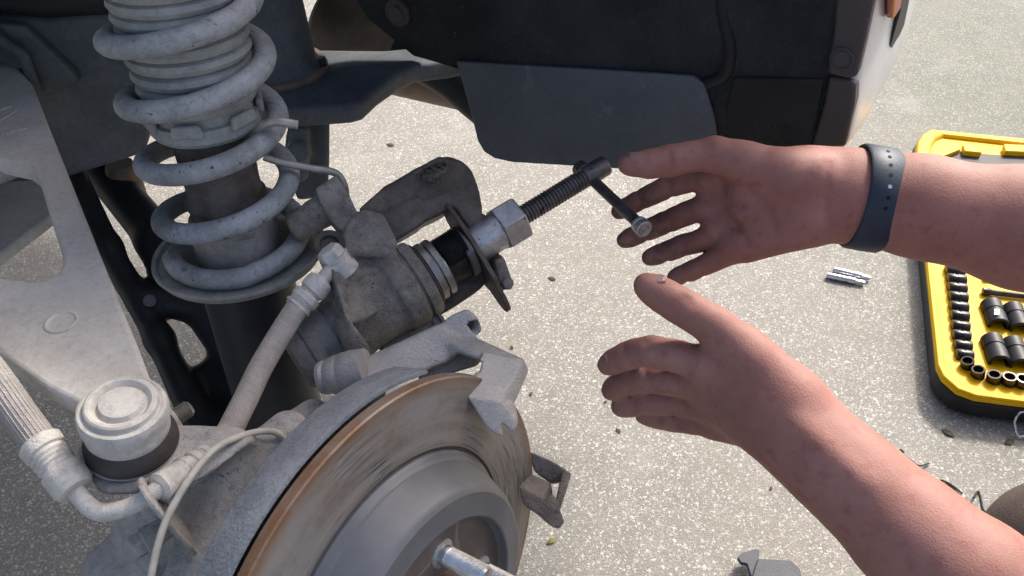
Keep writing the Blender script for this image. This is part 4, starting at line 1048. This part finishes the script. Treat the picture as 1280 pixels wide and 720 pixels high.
mb = MB(); mb.prism([T(x, y, ZT + .002) for x, y in ((1168, 197), (1196, 187), (1199, 191), (1172, 202))], .009 * ZZ); build('lid_web', mb, M['yellow'], lid, bevel=.001)
mb = MB(); mb.tube(spline([T(1268, 528, .02), T(1272, 519, .03), T(1279, 515, .034), T(1300, 517, .034), T(1302, 534, .012), T(1280, 545, .006), T(1272, 544, .006), T(1268, 528, .02)], 6), .0016, 10); build('wire_latch', mb, M['chrome'], case)
# sockets: one mesh per kind, copied
def socket_mesh(r, ln, name, m, bright):
    mb = MB(); mb.lathe((0, 0, 0), (1., 0, 0), [(-ln / 2, 0), (-ln / 2, r * .55), (-ln / 2 + .0006, r * .92), (-ln / 2 + .002, r), (-ln * .1, r), (-ln * .08, r * .93), (ln * .02, r * .93), (ln * .04, r), (ln / 2 - .0015, r), (ln / 2, r * .93), (ln / 2, r * .72), (ln / 2 - ln * .3, r * .68), (ln / 2 - ln * .3, 0)], 20)
    return mb
def rot_to(d, z=ZZ):
    d = nrm(d); y = nrm(np.cross(z, d)); w = np.cross(d, y)
    return Matrix(((d[0], y[0], w[0]), (d[1], y[1], w[1]), (d[2], y[2], w[2]))).to_euler()
left = [(165, 95), (171, 127), (174, 161), (178, 196), (181, 234), (184, 270), (187, 309), (191, 346), (197, 385), (203, 421)]
front = [(216, 461), (257, 496), (318, 516), (376, 525), (426, 532)]
ordn = ['first', 'second', 'third', 'fourth', 'fifth', 'sixth', 'seventh', 'eighth', 'ninth', 'tenth']
S0 = None
for i, (zx, zy) in enumerate(left + front):
    px, py = 1140 + zx / 3.13, 310 + zy / 3.13
    if S0 is None:
        ob = build('socket', socket_mesh(.0114, .029, '', None, 0), M['socket'], base=(0, 0, 0)); S0 = ob
    else:
        ob = S0.copy(); COL.objects.link(ob)
    ob.location = tuple(T(px, py, ZT + .002)); sc = 1.04 - .02 * (i if i < 10 else 9 - (i - 10)); ob.scale = (sc if i < 10 else .85, sc, sc)
    d = EX if i < 10 else nrm(EY * .8 - EX * (.9 - .2 * (i - 10)))
    if i >= 10: d = nrm(.35 * d + 1.0 * ZZ - .35 * EY)
    ob.rotation_euler = rot_to(d + .03 * math.sin(i * 7) * EY)
    if i < 10: tag(ob, 'small dark chrome socket, %s from the arm in the left column of the case' % ordn[i], 'socket', 'small sockets round the tray edge')
    else: tag(ob, 'small dark chrome socket, %s from the left in the front row of the case' % ordn[i - 10], 'socket', 'small sockets round the tray edge')
B0 = None
for i, (px, py, lab) in enumerate(((1243, 394, 'upper left'), (1270, 399, 'upper right'), (1244, 439, 'lower left'), (1270, 443, 'lower right'))):
    if B0 is None:
        ob = build('deep_socket', socket_mesh(.0165, .056, '', None, 0), M['socket_black'], base=(0, 0, 0)); B0 = ob
    else:
        ob = B0.copy(); COL.objects.link(ob)
    ob.location = tuple(T(px, py, ZT + .004)); ob.rotation_euler = rot_to(-EY + .12 * EX)
    tag(ob, 'black deep impact socket at %s of the four in the yellow tray' % lab, 'socket', 'black deep sockets in the tray')
    if i == 0:
        mb = MB()
        for k in range(4):
            mb.box((.006 + .004 * k, -.003 - .001 * k, .0166), ((1., 0, 0), (0, 1., 0), (0, 0, 1.)), (.0012, .004, .0004))
        me = bpy.data.meshes.new('size_marking'); me.from_pydata([tuple(v) for v in mb.v], [], mb.f); me.materials.append(M['white_mark'])
        k_ = bpy.data.objects.new('size_marking', me); COL.objects.link(k_); k_.parent = ob
q0, q1 = T(1228, 364, ZT + .006), T(1228, 364, ZT + .006) + EX * .11
eb = thing('extension_bar', 'dark steel extension bar lying in the tray above the black sockets', 'extension bar', q0)
mb = MB(); mb.lathe(q0, q1 - q0, [(0, .005), (.001, .0062), (.012, .0062), (.014, .0048), (.09, .0045), (.092, .007), (.11, .007)], 18); build('shaft', mb, M['socket'], eb)
q0 = T(1229, 348, ZT + .004); mb = MB(); mb.lathe(q0, EX, [(0, .002), (.001, .0045), (.006, .0045), (.007, .0032), (.014, .0032)], 16)
tag(build('bit_adapter', mb, M['stud'], base=q0), 'tiny bright adapter in the tray beside the extension bar', 'bit adapter')

# ------------------------------------------------------------------ loose things on the ground
def bit(p0, p1, lab):
    a, b = T(p0[0], p0[1], .006), T(p1[0], p1[1], .006); L = np.linalg.norm(b - a)
    t = thing('driver_bit', lab, 'driver bit', (a + b) / 2 - .006 * ZZ, 'loose bits on the concrete')
    mb = MB(); mb.lathe(a, b - a, [(0, .002), (.001, .0045), (.005, .0058), (.03, .0060), (.033, .0052), (.036, .0052), (.037, .0060), (.048, .0060), (.050, .0045)], 18); build('body', mb, M['chrome'], t)
    mb = MB(); mb.lathe(a, b - a, [(.049, .0044), (L - .003, .0042), (L, .0032), (L, 0)], 6); build('drive_tip', mb, M['stud'], t)
bit((1033, 344), (1081, 354), 'silver driver bit on the concrete, the nearer of the pair')
bit((1041, 337), (1088, 348), 'silver driver bit on the concrete, the farther of the pair')
pad = thing('brake_pad', 'grey brake pad lying flat on the concrete below the hands', 'brake pad', T(970, 730, 0))
mb = MB(); mb.prism([T(x, y, .016) for x, y in ((947, 701), (988, 703), (999, 714), (1012, 760), (1000, 800), (925, 790), (938, 730), (943, 712))], .0055 * ZZ); build('backing_plate', mb, M['pad'], pad, bevel=.001)
mb = MB(); mb.prism([T(x, y, .004) for x, y in ((955, 716), (990, 718), (1004, 765), (990, 795), (935, 785), (945, 735))], .012 * ZZ); build('lining', mb, M['pad_lining'], pad, bevel=.001)
mb = MB(); mb.prism([T(x, y, .012) for x, y in ((921, 700), (926, 694), (943, 689), (949, 690), (948, 698), (945, 706), (950, 720), (938, 724), (933, 708), (925, 706))], .006 * ZZ); build('pad_ear', mb, M['pad'], pad, bevel=.001)
def wire_clip(pts, lab):
    pts = [T(x, y, z) for x, y, z in pts]; t = thing('wire_clip', lab, 'wire clip', pts[0], 'bent wire clips on the concrete')
    mb = MB(); mb.tube(spline(pts, 8), .0014, 8); build('wire', mb, M['black_oxide'], t)
wire_clip([(1130, 566, .002), (1126, 562, .003), (1127, 566, .002), (1138, 575, .002), (1149, 582, .006), (1161, 579, .003)], 'dark looped wire clip beside the near forearm')
wire_clip([(1176, 600, .003), (1184, 603, .002), (1193, 609, .002), (1203, 617, .003)], 'short dark wire clip half hidden behind the near forearm')
wire_clip([(1217, 622, .006), (1223, 614, .002), (1227, 626, .002), (1230, 638, .002), (1242, 647, .006)], 'bent dark wire clip nearest the knee at the right')
random.seed(4)
def leaf(px, py, s, ang, m, lab):
    p = T(px, py, .0015); u = A_([math.cos(ang), math.sin(ang), 0]); v = np.cross(ZZ, u); mb = MB()
    pr = []
    for k in range(9):
        t = k / 8; w = .22 * math.sin(math.pi * t) + .02; z = .25 * math.sin(math.pi * t * 1.2) * .5
        c_ = p + s * ((t - .5) * u + z * ZZ * .6); pr.append(mb.ring([c_ - s * w * v, c_ + s * w * v * .1 + s * .05 * ZZ, c_ + s * w * v, c_ + s * .02 * ZZ * .1 - .0004 * ZZ]))
    mb.skin(pr); tag(build('leaf_fragment', mb, m, base=p), lab, 'leaf')
for a in ((773, 538, .011, 2.2, M['leaf'], 'dark leaf sliver on the concrete below the near hand'), (690, 348, .016, 2.6, M['leaf'], 'brown leaf sliver on the concrete right of the press plate'),
          (640, 434, .010, 1.9, M['leaf'], 'tiny dark leaf bit on the concrete above the bracket lug'), (664, 492, .010, 1.3, M['leaf'], 'tiny dark leaf bit just right of the bracket lug'),
          (690, 676, .016, .6, M['leaf_green'], 'thin green leaf sliver on the concrete below the lower lug'), (1185, 541, .02, 2.3, M['leaf'], 'dark twig bit on the concrete between case and forearm'),
          (1262, 552, .02, .5, M['leaf'], 'grey leaf sliver on the concrete below the case latch'), (488, 181, .02, 2.7, M['leaf'], 'brown leaf bit on the sunlit concrete left of the mud flap'),
          (757, 502, .007, .4, M['leaf'], 'tiny dark grit beside the near fingertips'), (964, 610, .008, 1.0, M['leaf'], 'tiny dark grit below the near wrist')):
    leaf(*a)

# ------------------------------------------------------------------ the person: two bare arms reaching in, body crouching outside the picture
person = thing('person', 'person reaching in with two bare hands, dark watch strap on the far wrist', 'person', A_([.72, .2, 0]))
c = Cast((.0, .02, .50), (.78, .66, .86), .0020)
# far (right) arm, palm towards the camera
F1 = (FWD, 1.2)
SHR, SHL = A_([.74, .45, .80]), A_([.63, .06, .80])
elR, elL = P(1490, 322, .60), P(1405, 888, .425)
def chain(pts, k=.004, flat=None):
    q = [(P(*p[:3]), p[3]) for p in pts]
    for (a, ra), (b, rb) in zip(q[:-1], q[1:]): c.cone(a, b, ra, rb, k, flat)
c.cone(SHR, elR, .052, .043, .02); c.cone(SHL, elL, .052, .043, .02)
chain([(1490, 322, .60, .042), (1380, 303, .60, .0440), (1280, 285, .605, .0405), (1150, 258, .615, .0340), (1062, 245, .622, .0315)], .012, F1)
chain([(1062, 245, .622, .0310), (1010, 242, .625, .031), (960, 245, .632, .030)], .012, (FWD, 1.45))
for mx, my, md in ((885, 224, .643), (886, 256, .650), (894, 286, .650), (914, 309, .642)):
    c.cone(P(1000, 220 + (my - 224) * .6, .632), P(mx, my, md), .0155, .0108, .008)
c.cone(P(1012, 218, .612), P(925, 204, .618), .0165, .0145, .010)            # thenar
c.cone(P(985, 225, .612), P(938, 222, .622), .015, .012, .010)
c.cone(P(1012, 282, .618), P(935, 306, .636), .0150, .0120, .010)            # hypothenar
chain([(930, 203, .617, .0142), (893, 193, .618, .0125)], .006)
chain([(893, 193, .618, .0122), (862, 196, .618, .0102), (838, 201, .618, .0108), (812, 205, .617, .0098), (790, 206, .616, .0076), (783, 206, .616, .0062)], .004)
for f in ([(885, 220, .643, 0.0101), (858, 226, .656, 0.0090), (836, 233, .666, 0.0092), (815, 243, .676, 0.0082), (800, 250, .683, 0.0083), (782, 260, .690, 0.0076), (774, 264, .692, 0.0067)],
          [(886, 257, .650, 0.0101), (858, 267, .662, 0.0090), (834, 277, .673, 0.0092), (816, 285, .680, 0.0083), (804, 290, .684, 0.0083), (788, 297, .688, 0.0076), (781, 300, .690, 0.0067)],
          [(894, 292, .650, 0.0095), (872, 302, .660, 0.0084), (853, 307, .668, 0.0088), (838, 313, .672, 0.0080), (829, 316, .674, 0.0080), (818, 320, .676, 0.0072), (812, 322, .676, 0.0065)],
          [(914, 315, .642, 0.0095), (892, 326, .650, 0.0081), (875, 334, .655, 0.0081), (864, 339, .658, 0.0075), (856, 342, .659, 0.0075), (848, 345, .660, 0.0068), (843, 347, .660, 0.0060)]):
    chain(f, .0016)
# wrist tendons and the crease across the palm
# near (left) arm, back of the hand towards the camera
chain([(1405, 888, .425, .0370), (1300, 803, .430, .0345), (1215, 731, .440, .0315), (1135, 665, .457, .0283), (1072, 606, .470, .0250), (1027, 567, .481, .0240), (995, 538, .490, .0242)], .012, (FWD, .95))
chain([(992, 532, .491, .0250), (958, 508, .503, .0250), (918, 491, .515, .0215)], .010, (FWD, 1.0))
for mx, my, md in ((880, 456, .510), (874, 480, .522), (878, 505, .534), (893, 528, .544)):
    c.cone(P(985, 515 + (my - 470) * .5, .500), P(mx, my, md), .0135, .0106, .008)
    c.cone(P(mx + 6, my, md - .004), P(mx - 2, my, md - .0035), .0092, .0085, .005)          # knuckle
c.cone(P(990, 494, .486), P(925, 434, .498), .0160, .0130, .010)
c.cone(P(940, 452, .494), P(890, 458, .510), .0110, .0100, .010)
chain([(930, 437, .498, .0130), (893, 408, .500, .0112), (868, 393, .500, .0100), (848, 381, .500, .0100), (828, 369, .500, .0094), (812, 360, .500, .0078), (806, 356, .500, .0064)], .004)
for f in ([(880, 456, .510, .0106), (846, 445, .514, .0095), (814, 440, .519, .0098), (796, 441, .525, .0086), (784, 445, .530, .0086), (768, 452, .537, .0079), (760, 456, .540, .0068)],
          [(874, 480, .522, .0106), (840, 475, .530, .0096), (808, 472, .538, .0098), (790, 475, .546, .0087), (780, 479, .550, .0086), (769, 485, .556, .0078), (764, 488, .559, .0066)],
          [(878, 505, .534, .0104), (847, 502, .543, .0094), (818, 499, .551, .0096), (800, 501, .558, .0086), (790, 504, .561, .0085), (780, 507, .564, .0076), (776, 508, .566, .0066)],
          [(893, 528, .544, .0096), (866, 526, .551, .0084), (842, 523, .557, .0085), (826, 521, .562, .0079), (816, 519, .565, .0077), (806, 518, .568, .0068)]):
    chain(f, .0020)
for q in (((1080, 604, .4465), (1000, 530, .468)), ((965, 508, .480), (900, 480, .497))):
    c.cone(P(*q[0]), P(*q[1]), .0030, .0026, .008)
# creases of the palm and the finger joints
def line(d, *pts, **kw): c.crease([P(x, y, d) for x, y in pts], **kw)
line(.622, (898, 248), (930, 258), (968, 262)); line(.622, (876, 238), (900, 262), (922, 286), (936, 304)); line(.620, (900, 225), (935, 236), (962, 262), (968, 290), depth=.001)
line(.606, (1034, 206), (1029, 245), (1035, 288), depth=.0009)
for q in (((832, 220), (840, 246)), ((796, 240), (804, 260)), ((830, 265), (838, 289)), ((800, 281), (808, 300)), ((849, 297), (857, 318)), ((826, 307), (833, 326)), ((871, 325), (879, 344)), ((853, 334), (859, 351))):
    line(.662, *q, depth=.0011, w=.0018)
line(.608, (836, 190), (842, 214), depth=.001, w=.0018)
for q in (((810, 429), (817, 453)), ((805, 430), (811, 452)), ((781, 435), (788, 456)), ((806, 461), (811, 484)), ((778, 470), (783, 489)), ((816, 488), (821, 511)), ((789, 495), (793, 514)), ((841, 514), (845, 533))):
    line(.530 if q[0][1] < 480 else .548, *q, depth=.0010, w=.0017)
line(.492, (840, 389), (857, 372), depth=.0011, w=.0019); line(.492, (846, 394), (863, 378), depth=.0008, w=.0017)
arms = c.mesh('arms', 2, person.location)
# body, coarse
c = Cast((.30, -.25, -.02), (1.16, .72, 1.24), .006)
c.cone(A_([.92, .25, .36]), A_([.80, .25, .62]), .15, .14, .05, (A_([0, 1., 0]), .85)); c.cone(A_([.80, .25, .62]), A_([.69, .25, .82]), .14, .12, .05, (A_([0, 1., 0]), .75))
c.cone(SHR, SHL, .055, .055, .05); c.cone(SHR, elR, .050, .043, .02); c.cone(SHL, elL, .050, .043, .02)
c.cone(A_([.67, .25, .86]), A_([.63, .26, .96]), .055, .052, .03)
c.cone(A_([.615, .26, 1.02]), A_([.635, .26, 1.08]), .078, .085, .03, (A_([0, 1., 0]), 1.15)); c.cone(A_([.575, .26, .99]), A_([.59, .26, 1.03]), .045, .05, .03)
c.cone(A_([.535, .26, 1.02]), A_([.55, .26, 1.05]), .012, .008, .012)
for s in (-1, 1): c.cone(A_([.64, .26 + s * .078, 1.03]), A_([.645, .26 + s * .08, 1.06]), .012, .014, .008)
KR, KL = P(1336, 706, .74), A_([.52, .02, .36])
c.cone(A_([.90, .33, .33]), KR, .088, .058, .04); c.cone(KR, A_([.62, .46, .09]), .055, .04, .03); c.cone(A_([.62, .46, .06]), A_([.45, .44, .035]), .042, .032, .03)
c.cone(A_([.90, .15, .33]), KL, .088, .062, .04); c.cone(KL, A_([.70, .03, .09]), .058, .04, .03); c.cone(A_([.70, .03, .06]), A_([.53, .02, .035]), .042, .032, .03)
rest = c.mesh('rest', 2, person.location)
bm = bmesh.new(); bm.from_mesh(arms); bm.from_mesh(rest); bm.to_mesh(arms); bm.free()
finish('body', arms, M['skin'], person, angle=0)
c = Cast((.40, -.25, .15), (1.2, .75, 1.0), .006)
c.cone(A_([.92, .25, .38]), A_([.80, .25, .62]), .162, .152, .05, (A_([0, 1., 0]), .85)); c.cone(A_([.80, .25, .62]), A_([.69, .25, .82]), .15, .13, .05, (A_([0, 1., 0]), .75))
c.cone(SHR, SHL, .068, .068, .05); c.cone(SHR, SHR * .5 + elR * .5, .066, .062, .03); c.cone(SHL, SHL * .5 + elL * .5, .066, .062, .03)
cast('shirt', c, M['shirt'], person)
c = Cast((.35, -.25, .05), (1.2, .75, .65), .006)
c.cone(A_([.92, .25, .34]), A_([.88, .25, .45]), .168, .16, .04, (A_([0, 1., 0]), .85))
c.cone(A_([.90, .33, .33]), KR, .105, .064, .04); c.cone(KR, KR * .5 + A_([.62, .46, .09]) * .5, .062, .055, .03)  # leg drawn over the knee, its dark cloth standing in for shade
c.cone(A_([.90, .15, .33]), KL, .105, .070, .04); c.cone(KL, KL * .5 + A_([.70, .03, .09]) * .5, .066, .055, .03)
cast('shade_toned_trousers', c, M['shade_toned_trousers'], person)
c = Cast((.45, .1, .9), (.8, .42, 1.24), .006)
c.cone(A_([.635, .26, 1.06]), A_([.65, .26, 1.09]), .090, .092, .02, (A_([0, 1., 0]), 1.1)); c.box(A_([.52, .26, .98]), (RIGHT, A_([0, 1., 0]), ZZ), (.09, .2, .12), .02, .01, cut=True)
cast('hair', c, M['hair'], person)
mb = MB(); mb.lathe(A_([.98, .25, 0]), ZZ, [(0, .16), (.015, .165), (.16, .15), (.2, .15), (.205, .14)], 32); tag(build('stool', mb, M['case_black'], base=(.98, .25, 0)), 'low black round stool under the crouching person', 'stool')
def nail(p, n, along, w, ln):
    n = nrm(n); u = nrm(np.asarray(along) - (np.asarray(along) @ n) * n); v = np.cross(n, u); mb = MB(); rows = []
    for i in range(7):
        t = i / 6; ww = w * (.75 + .25 * math.sin(math.pi * min(t * 1.2, 1))) if t < .9 else w * .8
        rows.append(mb.ring([p + u * (t - .5) * ln + v * ww * math.sin(a) * 1.0 + n * (w * .55 * (math.cos(a) - 1)) for a in np.linspace(-1.1, 1.1, 7)]))
    for a, b in zip(rows[:-1], rows[1:]):
        for k in range(6): mb.f.append((a[k], a[k + 1], b[k + 1], b[k]))
    o = build('fingernail', mb, M['nail'], person); o.modifiers.new('thick', 'SOLIDIFY').thickness = .0006
nail(P(795, 205, .616) + (.0083) * nrm(UP * .85 + .5 * FWD * -1), UP * .85 - .5 * FWD, -RIGHT, .0058, .011)
nail(P(818, 362, .500) + (.0088) * nrm(UP * .9 - .45 * FWD), UP * .9 - .45 * FWD, -RIGHT - .5 * (-UP), .0062, .012)

for x, y, d, r in ((767, 452, .537, .0079), (770, 484, .556, .0078), (782, 506, .564, .0077)):
    nn = nrm(-.8 * FWD + .55 * UP - .25 * RIGHT); nail(P(x, y, d) + r * .97 * nn, nn, -RIGHT - .35 * UP, .0048, .009)
# ------------------------------------------------------------------ watch on the far wrist
wc = P(1087, 248, .622); wv = nrm(21 * RIGHT + 120 * UP); ww = nrm(FWD - (FWD @ wv) * wv); wnn = np.cross(wv, ww)
if wnn @ RIGHT < 0: wnn = -wnn
watch = thing('wristwatch', 'navy silicone watch strap with punched holes on the far wrist', 'watch', wc)
RA, RB = .0350, .0295
def wp(f, r=0.0, side=0.0): 
    n = nrm(math.cos(f) / RA * wv + math.sin(f) / RB * ww)
    return wc + RA * math.cos(f) * wv + RB * math.sin(f) * ww + r * n + side * wnn, n
mb = MB(); rings = []
for k in range(72):
    f = 2 * math.pi * k / 72; hw = .0118
    rings.append(mb.ring([wp(f, -.0006, -hw)[0], wp(f, .0012, -hw - .0002)[0], wp(f, .0022, -hw + .0014)[0], wp(f, .0024, 0)[0], wp(f, .0022, hw - .0014)[0], wp(f, .0012, hw + .0002)[0], wp(f, -.0006, hw)[0], wp(f, -.001, 0)[0]]))
mb.skin(rings, closed=True); strap = build('strap', mb, M['strap'], watch, angle=40)
for i, py in enumerate((193, 201, 212, 225, 239.5, 253, 266)):
    cf = np.clip((248 - py) * .622 / FPX / (RA + .0024), -1, 1); f = -math.acos(cf)
    p, n = wp(f, .0024, 0); mb = MB(); mb.lathe(p, n, [(-.001, .0014), (.00015, .0014), (.00015, 0)], 12)
    build('pin' if i == 4 else 'strap_hole', mb, M['stud'] if i == 4 else M['strap_hole'], strap)
p, n = wp(math.pi / 2, .006, 0); mb = MB(); mb.box(p, (wnn, wv, n), (.019, .021, .0055)); build('watch_case', mb, M['black_oxide'], watch, bevel=.005, segs=4)
